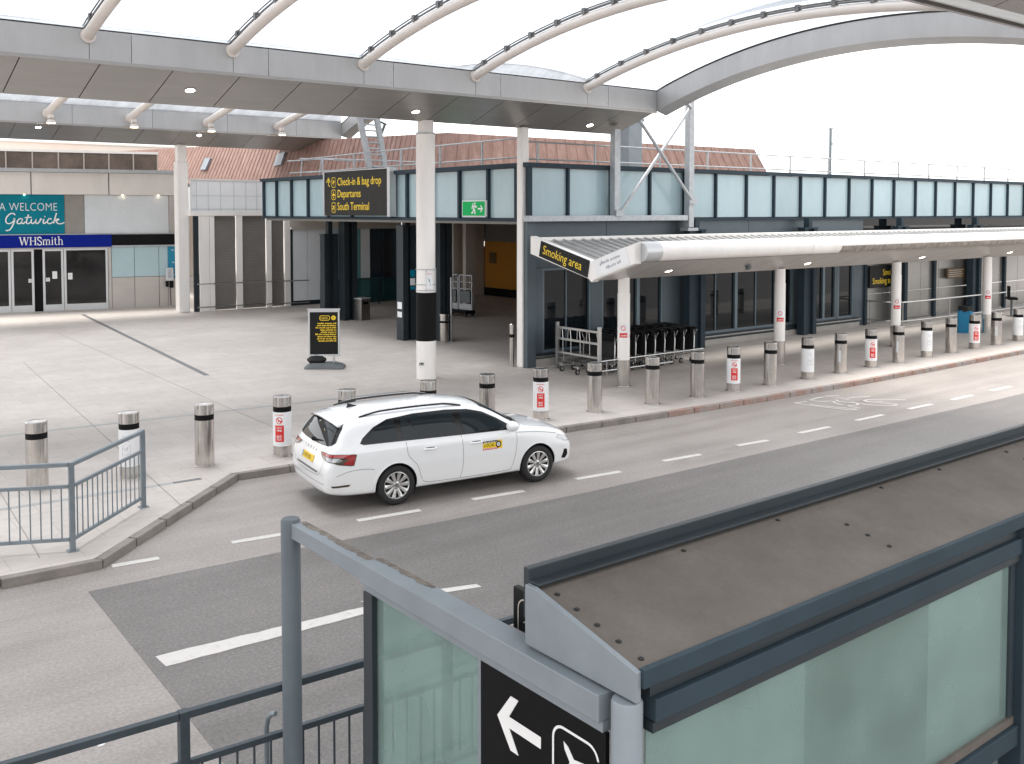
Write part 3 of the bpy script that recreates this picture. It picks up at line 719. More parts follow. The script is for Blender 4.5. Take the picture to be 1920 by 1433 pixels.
m = seamed(eave[2], eave[3], ridge[2], ridge[3], ze, ze, zrs[2], zrs[3], 40); m.build('roof_slope', rust, rb)
LH = (L0[0] - 5.5, L0[1] + 3.0)
m = MB(); m.add([(*eave[0], ze + .3), (*ridge[0], zrs[0]), (LH[0] + 5, LH[1] + 4, 8.5), (LH[0], LH[1], ze + .35)], [(0, 1, 2, 3)]); m.build('roof_slope', rust, rb)
m = MB(); m.prism([ridge[0], ridge[1], ridge[2], ridge[3], (20, 72)], 7.9, 8.0, 'xy'); m.build('roof_top', interior, rb)
m = MB(); m.prism([eave[0], eave[1], eave[2], eave[3], (26, 70)], 4.6, ze, 'xy'); m.build('wall', tilewhite, rb)
def on_roof(a, b, t, s, zt): pass
for t, s, ww in ((.38, .55, .9), (.60, .5, .9)):
    e = Vector((*eave[1], ze)).lerp(Vector((*eave[0], ze + .35)), t); r_ = Vector((*ridge[1], zrs[1])).lerp(Vector((*ridge[0], zrs[0])), t); p = e.lerp(r_, s)
    m = MB(); up = (r_ - e).normalized(); m.bar(p - up * .35, p + up * .35, ww, .12, Vector((-1, 0, .5))); m.build('roof_light', bgpale, rb)
cb = thing('terminal_block', 'plain cream terminal block seen over the shop roof', 'building', (8, 70, K), world=True)
m = MB(); m.box(-25, 26, 70, 80, K, 9.25); m.build('wall', cream, cb); m = MB(); m.box(-25.1, 26.1, 69.9, 80, 9.25, 9.4); m.build('coping', white, cb)

# ------------------------------------------------------------------ roof railings, ladder, vent, mast
def roof_railing(pts, zs, ps, label, lean=.0):
    root = thing('roof_railing', label, 'railing', (*pts[0], FZ1), group='steel railings on the terminal roof', world=True)
    for z in zs:
        m = MB(); m.tube([(x, y, z) for x, y in pts], .026, 8); m.build('rail', galv, root, smooth=40)
    for x, y in ps:
        m = MB(); m.bar((x, y, FZ1 - .1), (x - .0, y + lean, zs[0]), .06, .045); m.build('post', galv, root)
roof_railing([(18.9, 23.25), (56, 23.25)], (6.86, 6.34), [(x, 23.25) for x in (19.36, 21.75, 24.75, 27.2, 29.6, 32.0, 34.5, 37.1, 39.7, 42.2, 44.7, 47.3, 49.7, 52.2)], 'long steel railing on the roof edge facing the road', .0)
roof_railing([(18.9, 23.25), (18.95, 28.6), (19.0, 33.0), (19.3, 38.5)], (6.98, 6.40), [(18.92, y) for y in (25.5, 27.9, 30.4, 33.8, 36.4)], 'steel railing on the roof edge above the check-in sign')
rr = thing('roof_railing', 'broken steel railing lying on the roof left of the ladder', 'railing', (19.5, 39, FZ1), group='steel railings on the terminal roof', world=True)
m = MB(); m.tube([(19.2, 40.2, 6.95), (20.2, 38.6, 7.02), (21.0, 36.5, 6.9)], .03, 8); m.tube([(19.2, 40.0, 6.42), (20.4, 37.4, 6.5)], .03, 8); m.tube([(19.5, 36.5, 6.9), (22.5, 34.0, 6.75)], .03, 8); m.tube([(19.5, 39.6, 7.05), (20.6, 36.4, 6.85)], .03, 8); m.build('rail', galv, rr, smooth=40)
m = MB()
for p, q in (((19.5, 39.6, 6.2), (19.6, 39.6, 6.98)), ((20.0, 38.8, 6.2), (20.1, 38.8, 7.0)), ((20.5, 37.2, 6.2), (20.55, 37.2, 6.95)), ((21.5, 34.9, 6.2), (21.55, 34.9, 6.8)), ((22.2, 34.3, 6.2), (22.0, 34.3, 6.8))): m.tube([p, q], .03, 8)
m.build('post', galv, rr, smooth=40)
ld = thing('roof_ladder', 'wide galvanised ladder leaning from the roof up to the canopy', 'ladder', (19.3, 32.5, 6.1), world=True)
for a, b in (((18.92, 32.5, 6.1), (18.42, 32.5, 8.3)), ((19.58, 32.5, 6.1), (19.14, 32.5, 8.4))):
    m = MB(); m.bar(a, b, .2, .14, (0, 1, 0)); m.build('stringer', galv, ld)
m = MB()
for i in range(10):
    t = .05 + i * .1; m.box(18.92 - .5 * t + .05, 19.58 - .44 * t - .05, 32.42, 32.62, 6.1 + 2.2 * t, 6.1 + 2.2 * t + .05)
m.build('tread', galv, ld)
m = MB(); m.bar((19.2, 32.6, 8.2), (19.65, 32.6, 8.05), .07, .07); m.bar((19.6, 32.6, 8.1), (19.35, 32.6, 7.5), .08, .08); m.build('brace', plast, ld)
vt = thing('roof_vent', 'tall grey ventilation duct on the terminal roof', 'vent', (26, 26, 6.05), world=True)
m = MB(); m.box(25.72, 26.42, 25.7, 26.3, 6.05, 8.05); m.build('duct', bgpale, vt, bevel=.02); m = MB(); m.box(25.66, 26.48, 25.64, 26.36, 8.05, 8.15); m.build('cap', bgpale, vt)
ms = thing('roof_mast', 'thin white mast standing on the roof against the sky', 'mast', (41.7, 28, 6.05), world=True)
m = MB(); m.tube([(41.7, 28, 6.05), (41.7, 28, 8.75)], .07, 10); m.build('pole', railm, ms, smooth=40); m = MB(); m.box(41.6, 41.85, 27.93, 28.07, 8.72, 8.80); m.box(41.7, 41.86, 27.95, 28.05, 7.95, 8.07); m.build('fitting', galv, ms)
br = thing('bracing_frame', 'galvanised posts with crossed braces standing on the fascia beam under the canopy end', 'frame', (21.6, 22.2, 4.5), world=True)
for x, z0, z1, wd in ((21.62, 4.62, 7.3, .24), (25.05, 4.22, 8.45, .24)):
    m = MB(); m.box(x - wd / 2, x + wd / 2, 22.08, 22.3, z0, z1); m.build('post', galv, br, bevel=.01)
for p, q in (((21.72, 22.04, 4.72), (24.95, 22.04, 8.2)), ((24.95, 22.0, 5.15), (22.1, 22.0, 8.0))):
    m = MB(); m.tube([p, q], .055, 8); m.build('brace', galv, br, smooth=40)
m = MB(); m.box(18.05, 24.85, 22.05, 22.35, 4.45, 4.62); m.build('beam', galv, br, bevel=.01)
for q in ((24.8, 25.3, 22.0, 22.36, 4.1, 4.2), (21.5, 21.85, 22.0, 22.1, 4.6, 4.78), (24.86, 25.24, 22.0, 22.1, 5.0, 5.2)): m = MB(); m.box(*q); m.build('base_plate', galv, br)
m = MB(); m.bar((25.0, 22.1, 8.2), (22.5, 20.2, 8.12), .1, .1); m.build('outrigger', galv, br)

# ------------------------------------------------------------------ smoking canopy
sc = thing('smoking_canopy', 'butterfly-roofed metal canopy with rounded white edge tube over the smoking area', 'canopy', (18.4, 18.45, K), world=True)
U0, U1, VC, VF, VB = 17.2, 56, 18.5, 17.0, 20.9
m = MB()   # soffit: two sloping wings, panel by panel
x = U0 + .02
while x < U1:
    b = min(x + 1.2, U1)
    for va, za, vb, zb in ((VC, 2.97, VF - .02, 3.5), (VC, 2.97, VB, 3.6)):
        m.add([(x + .006, va, za), (b - .006, va, za), (b - .006, vb, zb), (x + .006, vb, zb)], [(0, 1, 2, 3)])
    x = b
m.build('soffit_panel', soffit2, sc)
m = MB()
for va, za, vb, zb in ((VC, 2.99, VF - .02, 3.52), (VC, 2.99, VB, 3.62)): m.add([(U0 + .05, va, za), (U1, va, za), (U1, vb, zb), (U0 + .05, vb, zb)], [(0, 1, 2, 3)])
m.build('soffit_backing', gap, sc)
def tilt(v0, z0, v1, z1, u0, u1, th):
    return [(u0, v0, z0), (u1, v0, z0), (u1, v1, z1), (u0, v1, z1), (u0, v0, z0 + th), (u1, v0, z0 + th), (u1, v1, z1 + th), (u0, v1, z1 + th)]
BOXF = [(3, 2, 1, 0), (4, 5, 6, 7), (0, 1, 5, 4), (1, 2, 6, 5), (2, 3, 7, 6), (3, 0, 4, 7)]
m = MB(); m.add(tilt(VC, 3.38, VF + .2, 3.86, U0 + .15, U1, .02), BOXF); m.add(tilt(VC, 3.38, VB - .1, 3.93, U0 + .15, U1, .02), BOXF); m.build('roof_sheet', mat('ribbed_roof_grey', (.36, .345, .33), .45, metal=.3, var=.12, vs=2, stretch=(6, 1, 1)), sc)
m = MB(); x = U0 + .3
while x < U1:
    m.add(tilt(VC, 3.40, VF + .22, 3.88, x, x + .03, .04), BOXF); m.add(tilt(VC, 3.40, VB - .12, 3.95, x, x + .03, .04), BOXF); x += .36
m.build('roof_rib', silver, sc)
m = MB(); ring = []   # rounded front edge
prof = [(VF + .25, 3.90), (VF + .22, 3.96), (VF + .05, 4.0)] + [(VF - .02 - .24 * math.sin(R(a)), 3.755 + .245 * math.cos(R(a))) for a in range(0, 181, 15)] + [(VF + .05, 3.50), (VF + .25, 3.6)]
m.loft([[(u, v, z) for v, z in prof] for u in (U0 + .75, U1)]); m.build('edge_tube', white, sc, smooth=50)
m = MB()
for x in [U0 + 7 + 3.1 * k for k in range(12)]: m.loft([[(u, v - .004 if v < VF + .1 else v, z) for v, z in prof] for u in (x, x + .012)])
m.build('edge_joint', palepanel, sc)
bandm = mat('edge_band_brown', (.30, .27, .24), .7, var=.4, vs=5)
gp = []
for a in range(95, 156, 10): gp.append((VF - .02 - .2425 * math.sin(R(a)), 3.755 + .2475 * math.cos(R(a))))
m = MB(); m.loft([[(u, v - .004, z) for v, z in gp] for u in (25.6, 26.4, 30, 36, 46)], caps=False, closed=False); m.build('lower_band', bandm, sc, smooth=50)  # mottled brown band along the lower front of the edge tube
m = MB(); m.box(U0 + .05, U1, VB - .14, VB + .06, 3.92, 4.03); m.build('back_edge', white, sc, bevel=.01)
m = MB()   # end fascia: butterfly outline, thickness along the roof
endp = [(VB + .06, 3.58), (VC + .12, 3.02), (VC, 2.93), (VC - .1, 3.0), (VF - .04, 3.47), (VF - .04, 3.97), (VC - .1, 3.50), (VC, 3.44), (VC + .12, 3.5), (VB + .06, 4.07)]
m.prism(endp, U0, U0 + .22, 'yz'); ef = m.build('end_fascia', white, sc, bevel=.012)
m = MB(); m.lathe([(.25, 0), (.25, .55)], 24, M=Matrix.Translation((U0 + .21, VF - .02, 3.755)) @ Matrix.Rotation(R(90), 4, 'Y')); m.build('tube_end', silver, sc, smooth=40)
# column line
colm = []
for k, (x, y) in enumerate(((18.41, 18.55), (24.80, 18.33), (31.17, 18.27), (37.48, 18.23), (43.8, 18.2), (50.1, 18.2))):
    m = MB(); m.lathe([(.165, .82), (.165, 2.55), (.17, 2.55), (.17, 2.575), (.155, 2.575), (.155, 3.02)], 22, (x, y, 0)); cc = m.build('column', white, sc, smooth=30)
    m = MB(); m.lathe([(.2, K), (.2, K + .012), (.172, K + .014), (.172, .83)], 22, (x, y, 0)); m.build('steel_foot', steel, cc, smooth=30)
    def wrap(mb, a0, a1, z0, z1, r, n=8):
        vs = []; 
        for i in range(n + 1):
            a = R(a0 + (a1 - a0) * i / n); vs += [(x + r * math.cos(a), y + r * math.sin(a), z0), (x + r * math.cos(a), y + r * math.sin(a), z1)]
        mb.add(vs, [(2 * i, 2 * i + 2, 2 * i + 3, 2 * i + 1) for i in range(n)])
    fa = 231.7
    m = MB(); wrap(m, fa - 48, fa + 48, 1.42, 1.80, .1665); wrap(m, fa + 62, fa + 100, 1.42, 1.80, .1665); m.build('sticker', sleeve, cc)
    m = MB(); wrap(m, fa - 46, fa + 30, 1.43, 1.55, .168); wrap(m, fa + 66, fa + 96, 1.43, 1.5, .168); m.build('sticker_panel', red, cc)
    m = MB()
    for i in range(16):
        a = 2 * math.pi * i / 16; b = 2 * math.pi * (i + 1) / 16
        f = lambda q, rr: (x + .1685 * math.cos(R(fa - 10) + rr * math.cos(q) / .1685), y + .1685 * math.sin(R(fa - 10) + rr * math.cos(q) / .1685), 1.68 + rr * math.sin(q))
        m.add([f(a, .05), f(b, .05), f(b, .066), f(a, .066)], [(0, 1, 2, 3)])
    f2 = lambda s, t: (x + .1685 * math.cos(R(fa - 10) + s / .1685), y + .1685 * math.sin(R(fa - 10) + s / .1685), 1.68 + t)
    m.add([f2(-.04, .03), f2(-.03, .04), f2(.04, -.03), f2(.03, -.04)], [(0, 1, 2, 3)]); m.build('no_smoking_symbol', red, cc)
    Mt = axes((math.cos(R(fa + 90)), math.sin(R(fa + 90)), 0), (math.cos(R(fa)), math.sin(R(fa)), 0), (x + .171 * math.cos(R(fa)), y + .171 * math.sin(R(fa)), 1.47))
    m = MB(); tiny_print(m, -.09, .07, 0, .035, Mt, k, 0); m.build('text_line', whiteink, cc)
for x in (19.45, 25.6, 32.2, 38.6):
    fr_ = .38; p = Vector((x, VC - (VC - VF) * fr_, 2.97 + .53 * fr_)); nrm = Vector((0, -.53, -1.5)).normalized(); Mx = Matrix.Translation(p + nrm * .004) @ nrm.to_track_quat('Z', 'Y').to_matrix().to_4x4()
    m = MB(); m.lathe([(.12, 0), (.12, .012), (.095, .012), (.095, .004)], 18, M=Mx); d = m.build('downlight', white, sc, smooth=30); m = MB(); m.lathe([(.093, .005), (.093, .01)], 18, M=Mx); link('lamp', m.mesh('lamp', glow_warm), d).matrix_parent_inverse = Matrix.Identity(4)
m = MB(); m.lathe([(.08, 0), (.08, .05), (.03, .09), (.02, .14)][::-1], 14, (22.55, 17.75, 3.1)); m.lathe([(.09, 0), (.09, .06)], 14, (22.55, 17.75, 3.16)); m.build('smoke_detector', plast, sc, smooth=40)
# signs on the end fascia
def wing(v0, z0, v1, z1): return axes((0, v1 - v0, z1 - z0), (-1, 0, 0), (U0 - .004, v0, z0))
Mw = wing(VB - .32, 3.53, VC + .2, 3.06)
sg = thing('smoking_area_sign', 'black sign reading Smoking area in yellow on the slanted canopy end', 'sign', (U0, 19.7, 3.3), world=True)
m = MB(); m.prism([(0, 0), (2.0, 0), (1.98, .45), (-.02, .43)], 0, .012, 'xy', Mw); m.build('panel', signblack, sg)
text('Smoking area', .345, yellow, sg, Mw @ Matrix.Translation((.12, .11, .013)), xs=.86, ext=.001)
Mw2 = wing(VC - .2, 3.06, VF + .0, 3.49)
sg = thing('faded_sign', 'white sign with two lines of peeled grey lettering on the canopy end', 'sign', (U0, 17.8, 3.3), world=True)
m = MB(); m.prism([(0, .01), (1.25, .01), (1.22, .45), (-.06, .45)], 0, .012, 'xy', Mw2); m.build('panel', sleeve, sg)
m = MB(); tiny_print(m, .22, .98, .27, .085, Mw2, 4, .0135); tiny_print(m, .42, 1.0, .12, .09, Mw2, 6, .0135); m.build('peeled_print', graffink, sg)

# ------------------------------------------------------------------ hanging and wall signs
sg = thing('direction_sign', 'large black sign with yellow lettering for check-in, departures and South Terminal', 'sign', (18.2, 32.3, 4.6), world=True)
m = MB(); m.box(18.14, 18.3, 29.98, 34.72, 4.60, 6.26); m.build('panel', mat('sign_charcoal', (.022, .021, .019), .5, var=.1, spec=.2), sg)
m = MB(); m.box(18.1, 18.32, 34.72, 34.80, 4.58, 6.28); m.box(18.08, 18.34, 29.8, 29.98, 4.56, 6.30); m.box(18.13, 18.32, 29.98, 34.72, 6.26, 6.29); m.build('frame', silver, sg)
Ms = axes((0, -1, 0), (-1, 0, 0), (18.138, 34.72, 4.60))
for s, y in (('Check-in & bag drop', 1.13), ('Departures', .68), ('South Terminal', .2)):
    text(s, .42, yellow, sg, Ms @ Matrix.Translation((1.0, y, 0)), xs=.92)
m = MB()
for y in (1.07, .60, .11): outline(m, rrect(.55, y, .88, y + .37, .1), .022, Ms)
plane_icon(m, .715, 1.27, .24, -65, Ms); plane_icon(m, .715, .79, .28, 0, Ms); plane_icon(m, .715, .3, .26, -50, Ms)
m.build('pictogram', yellow, sg)
m = MB(); stroke(m, [(.30, 1.12), (.30, 1.43)], .045, Ms); stroke(m, [(.15, 1.26), (.30, 1.44), (.45, 1.26)], .05, Ms); flat(m, circle(.38, 1.12, .03, 10), Ms); m.build('arrow', yellow, sg)
sg = thing('exit_sign', 'green emergency exit sign with white running figure and arrow', 'sign', (18.3, 25, 4.6), world=True)
m = MB(); m.box(18.24, 18.31, 24.42, 25.66, 4.58, 5.09); m.build('frame', sleeve, sg); Me = axes((0, -1, 0), (-1, 0, 0), (18.24, 25.66, 4.58))
m = MB(); m.prism([(.03, .03), (1.21, .03), (1.21, .48), (.03, .48)], 0, .006, 'xy', Me); m.build('panel', greenm, sg)
m = MB(); h = .009
m.prism(circle(.70, .41, .035, 12), 0, h, 'xy', Me)
for l in ([(.68, .37), (.63, .24)], [(.68, .35), (.76, .3), (.8, .33)], [(.66, .35), (.57, .33), (.55, .25)], [(.64, .24), (.71, .18), (.70, .08)], [(.63, .23), (.60, .14), (.52, .11)]): stroke(m, l, .055, Me, h)
m.prism([(.57, .42), (.63, .42), (.63, .40), (.59, .40), (.59, .34), (.57, .34)], 0, h, 'xy', Me); stroke(m, [(.85, .25), (1.09, .25)], .045, Me, h); stroke(m, [(1.0, .35), (1.1, .25), (1.0, .15)], .045, Me, h); m.build('pictogram', whiteink, sg)
sg = thing('smoking_area_sign', 'black wall sign with two yellow lines partly behind a white column', 'sign', (36.2, 22.5, 1.6), world=True)
m = MB(); m.box(36.2, 38.9, 22.38, 22.46, 1.62, 2.52); m.build('panel', signblack, sg); Mk = axes((1, 0, 0), (0, -1, 0), (36.2, 22.378, 1.62))
text('Smokers', .36, yellow, sg, Mk @ Matrix.Translation((.95, .50, 0)), xs=.85); text('Smoking area', .36, yellow, sg, Mk @ Matrix.Translation((.2, .16, 0)), xs=.85)
sg = thing('wall_notice', 'small brown notice board with pale lines on the metal wall', 'notice', (43, 22.5, 1.7), world=True)
m = MB(); m.box(42.4, 43.9, 22.40, 22.46, 1.75, 2.2); m.build('panel', brownsign, sg)
Mk = axes((1, 0, 0), (0, -1, 0), (42.4, 22.398, 1.75)); m = MB()
for i in range(4): stroke(m, [(.12, .36 - i * .09), (1.35 - .1 * (i % 2), .36 - i * .09)], .03, Mk)
m.build('text_line', beige, sg)
sg = thing('exit_light', 'small pale green lit exit light under the eave', 'light', (42.8, 22.3, 2.7), world=True)
m = MB(); m.box(42.3, 43.4, 22.3, 22.5, 2.72, 2.86); m.build('housing', sleeve, sg); m = MB(); m.box(42.35, 43.35, 22.29, 22.3, 2.73, 2.82); m.build('diffuser', emit('exit_glow', (.55, .95, .8), .8), sg)

# ------------------------------------------------------------------ shop front
ws = thing('shop_front', 'stone banded shop front with navy sign band and aluminium glass doors', 'shop', (9.47, 49.69, K), math.atan2(-.22617, .97409))
# local x along the front, local -y towards the plaza, z above the paving (world z - .12)
def wz(z): return z - K
m = MB()
for a, b in ((-6, -2.2), (-2.2, 1.38), (1.4, 4.68), (4.7, 7.9)): m.box(a + .01, b - .01, -.25, .3, wz(5.53), wz(6.55))
m.build('stone_band', stone, ws, bevel=.01)
m = MB(); m.box(-6, 8.05, -.35, .4, wz(6.56), wz(6.72)); m.build('coping', galv, ws)
m = MB(); m.box(-6, 8, .3, 6, 0, wz(6.5)); m.build('core', interior, ws)
m = MB(); m.box(-6, 2.76, -.03, .3, wz(3.70), wz(5.52)); m.build('welcome_panel', teal, ws)
m = MB(); m.box(2.77, 3.6, 0, .3, wz(3.70), wz(5.52)); m.build('infill_panel', louvre, ws)
m = MB(); m.box(3.62, 7.37, -.02, .3, wz(3.71), wz(5.52)); m.build('infill_panel', palepanel, ws)
m = MB(); m.box(7.39, 7.7, -.02, .3, wz(3.7), wz(5.52)); m.box(7.72, 8.0, -.05, .3, 0, wz(5.52)); m.build('end_panel', panelgrey, ws)
m = MB(); m.box(-6, 4.77, -.16, .2, wz(3.08), wz(3.66)); m.build('shop_sign', navy, ws)
m = MB(); m.box(4.78, 7.85, -.12, .2, wz(3.14), wz(3.60)); m.build('blank_sign', black, ws)
m = MB(); m.box(-6, 7.9, -.14, .2, wz(3.665), wz(3.70)); m.box(4.78, 7.9, -.13, .2, wz(3.06), wz(3.13)); m.build('trim', galv, ws)
Mn = Matrix(((1, 0, 0, 0), (0, 0, -1, -.163), (0, 1, 0, 0), (0, 0, 0, 1)))
def serif_word(mb, Mx):
    TH, TN = .062, .026
    def bar_(x, y0, y1, w): mb.prism([(x - w / 2, y0), (x + w / 2, y0), (x + w / 2, y1), (x - w / 2, y1)], 0, .006, 'xy', Mx)
    def srf(x, y, w=.15): mb.prism([(x - w / 2, y), (x + w / 2, y), (x + w / 2, y + .02), (x - w / 2, y + .02)], 0, .0062, 'xy', Mx)
    C, Xh = .40, .27
    for a, b, w in (((.06, C), (.17, 0), TH), ((.17, 0), (.28, C - .02), TN), ((.28, C), (.39, 0), TH), ((.39, 0), (.50, C), TN)): stroke(mb, [a, b], w, Mx, .006)
    for x in (.06, .28, .50): srf(x, C - .02, .14)
    for x in (.63, .88): bar_(x, 0, C, TH); srf(x, 0); srf(x, C - .02)
    bar_(.755, .19, .215, .2)
    stroke(mb, smooth_line([(1.20, .30), (1.18, .37), (1.10, .395), (1.02, .36), (1.02, .27), (1.12, .20), (1.20, .13), (1.20, .05), (1.12, .0), (1.03, .02), (1.0, .10)], 5), .05, Mx, .006)
    for x in (1.32, 1.48, 1.64): bar_(x, 0, Xh - .03, .052); srf(x, 0, .12)
    srf(1.29, Xh - .02, .08)
    for x in (1.32, 1.48): stroke(mb, smooth_line([(x, .2), (x + .07, .265), (x + .14, .25), (x + .16, .18)], 4), .035, Mx, .006)
    bar_(1.80, 0, Xh, .052); srf(1.80, 0, .12); srf(1.78, Xh - .02, .08); mb.prism(circle(1.80, .36, .035, 10), 0, .006, 'xy', Mx)
    bar_(1.96, .03, .36, .05); srf(1.96, Xh - .02, .15); stroke(mb, smooth_line([(1.96, .06), (2.0, .0), (2.06, .03)], 4), .035, Mx, .006)
    bar_(2.16, 0, C + .02, .052); srf(2.16, 0, .12); srf(2.13, C, .09); bar_(2.33, 0, Xh - .05, .052); srf(2.33, 0, .12); stroke(mb, smooth_line([(2.16, .2), (2.24, .268), (2.31, .25), (2.33, .17)], 4), .035, Mx, .006)
m = MB(); serif_word(m, Mn @ Matrix.Translation((.84, wz(3.2), 0)) @ Matrix.Diagonal((.77, .92, 1, 1))); m.build('serif_lettering', whiteink, ws)
Mt2 = Mn @ Matrix.Translation((0, 0, .135)); Mt2 = Matrix(((1, 0, 0, 0), (0, 0, -1, -.033), (0, 1, 0, 0), (0, 0, 0, 1)))
text('A WELCOME', .53, whiteink, ws, Mt2 @ Matrix.Translation((.06, wz(4.78), 0)), xs=.755, bold=-.008, space=1.06)
scr = MB(); G = []   # flowing script word
SC = {'G': [(.52, .62), (.44, .72), (.26, .68), (.10, .46), (.08, .24), (.2, .14), (.36, .2), (.5, .4), (.44, .42), (.5, .4), (.42, .1), (.26, -.2), (.06, -.26)],
      'a': [(.86, .4), (.74, .42), (.62, .28), (.62, .16), (.74, .14), (.84, .28), (.88, .42), (.82, .2), (.9, .14), (1.0, .24)],
      't': [(1.16, .66), (1.06, .3), (1.06, .16), (1.16, .14), (1.26, .24)], 'w': [(1.3, .4), (1.28, .2), (1.36, .14), (1.48, .26), (1.52, .4), (1.5, .2), (1.58, .14), (1.7, .28), (1.74, .42), (1.8, .36)],
      'i': [(1.9, .4), (1.86, .2), (1.92, .14), (2.02, .24)], 'c': [(2.28, .38), (2.16, .42), (2.06, .26), (2.1, .15), (2.22, .14), (2.34, .24)],
      'k': [(2.52, .74), (2.4, .3), (2.36, .14)], 'k2': [(2.42, .28), (2.56, .4), (2.62, .36), (2.5, .26), (2.58, .14), (2.74, .12), (2.9, .2)], 'tb': [(.98, .48), (1.3, .5)]}
Ms2 = Mt2 @ Matrix.Translation((.26, wz(4.08), 0)) @ Matrix.Diagonal((.86, .80, 1, 1))
for k, l in SC.items(): stroke(scr, smooth_line(l, 5), .062, Ms2, .006)
scr.prism(circle(1.95, .54, .035, 8), 0, .006, 'xy', Ms2); scr.build('script_lettering', whiteink, ws)
# doors
def door(a, b, z1, mid=None, name='door'):
    f = MB()
    for x0, x1, z0, zz in ((a, a + .1, 0, z1), (b - .1, b, 0, z1), (a + .1, b - .1, z1 - .09, z1), (a + .1, b - .1, .0, .3)): f.box(x0, x1, -.06, .04, z0, zz)
    f = f.build(name, silver, ws, bevel=.006); q = MB(); q.box(a + .1, b - .1, -.01, .0, .3, z1 - .09); link('pane', q.mesh('pane', shopglass), f)
    return f
door(-1.6, -.5, wz(3.0)); door(-.5, .48, wz(3.0)); d1 = door(.5, 1.44, wz(3.0)); d2 = door(1.8, 2.68, wz(3.0)); d3 = door(2.70, 4.60, wz(3.02))
m = MB(); m.box(1.45, 1.79, .02, .1, 0, wz(3.0)); m.build('door_gap', black, ws); m = MB(); m.box(-6, 4.75, -.05, .1, wz(3.0), wz(3.07)); m.box(4.62, 4.75, -.04, .1, 0, wz(3.0)); m.build('door_head', panelgrey, ws)
for x, z, w_, h_, d in ((1.2, 1.35, .17, .17, d1), (1.92, 1.38, .17, .17, d2), (2.2, 1.5, .2, .34, d2), (2.86, 1.45, .19, .3, d3)):
    q = MB(); q.box(x, x + w_, -.014, -.01, z, z + h_); p = q.build('paper_notice', sleeve, d)
    q = MB(); [q.box(x + .03, x + w_ - .03, -.016, -.014, z + h_ * k / 5 - .008, z + h_ * k / 5 + .008) for k in range(1, 5)]; q.build('text_line', graffink, d)
for a, b in ((4.77, 5.77), (5.79, 6.88), (6.9, 7.3)):
    q = MB(); q.box(a, b, -.02, .1, wz(1.62), wz(3.05)); q.build('upper_panel', paleglass, ws); q = MB(); q.box(a, b, -.02, .1, 0, wz(1.60)); q.build('lower_panel', panelgrey, ws)
q = MB(); q.box(7.31, 7.72, -.1, .1, wz(1.5), wz(3.05)); q.build('information_panel', tealpanel, ws); q = MB(); q.box(7.31, 7.72, -.1, .1, 0, wz(1.48)); q.build('lower_panel', panelgrey, ws)
q = MB()
for x, z in ((7.52, 2.7), (7.55, 2.1), (7.55, 1.5)): q.prism([(x, z), (x + .08, z + .08), (x - .08, z + .08)], -.104, -.1, 'xz')
q.build('arrow', paleglass, ws)
for x in (1.1, 5.3, 6.9):
    q = MB(); q.lathe([(.035, 0), (.035, .02)], 12, (x, -.12, wz(5.51))); s_ = q.build('downlight', glow_warm, ws)
# parapet screen above the shop
m = MB(); m.box(-6, 7.3, 3.9, 4.1, wz(6.5), wz(7.7)); m.build('roof_screen', mat('roof_screen_brown', (.17, .13, .11), .3, metal=.2, var=.3, vs=1.2), ws)
m = MB(); m.box(-6, 7.3, 3.8, 4.12, wz(7.7), wz(7.82)); m.build('screen_rail', white, ws)
m = MB()
for i in range(12): x = -5.6 + i * 1.17; m.box(x - .03, x + .03, 3.82, 3.9, wz(6.5), wz(7.7))
m.build('screen_post', beige, ws)
ph = thing('payphone', 'grey wall payphone with dangling black handset beside the shop', 'payphone', (9.47 + .97409 * 7.38 + .226 * -.25, 49.69 - .22617 * 7.38 - .974 * .25, 1.1), math.atan2(-.22617, .97409))
m = MB(); m.box(-.2, .14, -.1, .12, .3, .92); m.build('casing', palepanel, ph, bevel=.02); m = MB(); m.box(-.12, .06, -.11, -.1, .42, .86); m.build('keypad', graffink, ph)
m = MB(); m.box(-.22, -.08, -.12, .02, .0, .28); m.box(-.04, .14, -.1, .04, -.05, .28); m.build('handset', black, ph, bevel=.02); m = MB(); m.tube([(-.02, -.05, 0), (.0, -.05, -.4), (.02, 0, -.9)], .018, 6); m.build('cord', black, ph)

# ------------------------------------------------------------------ bollards
NF = 231.7   # facing direction (towards the road and the viewer), degrees
def bollard_body(root):
    m = MB(); m.lathe([(.19, 0), (.19, .006), (.172, .008), (.172, .845)], 32); m.build('shaft', steel, root, smooth=30)
    m = MB(); m.lathe([(.170, .845), (.170, .945)], 32); m.build('band', black, root, smooth=30)
    m = MB(); m.lathe([(.172, .945), (.172, 1.12), (.166, 1.13), (.11, 1.134), (.108, 1.13)], 32); m.build('cap', steel, root, smooth=25)
def cwrap(mb, s0, s1, z0, z1, r, a0=NF, n=6):
    vs = []
    for i in range(n + 1):
        a = R(a0) + (s0 + (s1 - s0) * i / n) / r; vs += [(r * math.cos(a), r * math.sin(a), z0), (r * math.cos(a), r * math.sin(a), z1)]
    mb.add(vs, [(2 * i, 2 * i + 2, 2 * i + 3, 2 * i + 1) for i in range(n)])
def bend(me, r, a0=NF):  # wraps flat sign coordinates (x, z) onto the cylinder
    for v in me.vertices:
        a = R(a0) + v.co.x / r; q = r + v.co.z; v.co = (q * math.cos(a), q * math.sin(a), v.co.y)
    return me
def sleeve_part(root, z1=.845):
    m = MB(); m.lathe([(.1745, .20), (.1745, z1)], 36); return m.build('sleeve', sleeve, root, smooth=30)
def proto_plain(): 
    t = thing('bollard', '', 'bollard', group='steel bollards along the kerb'); bollard_body(t); return t
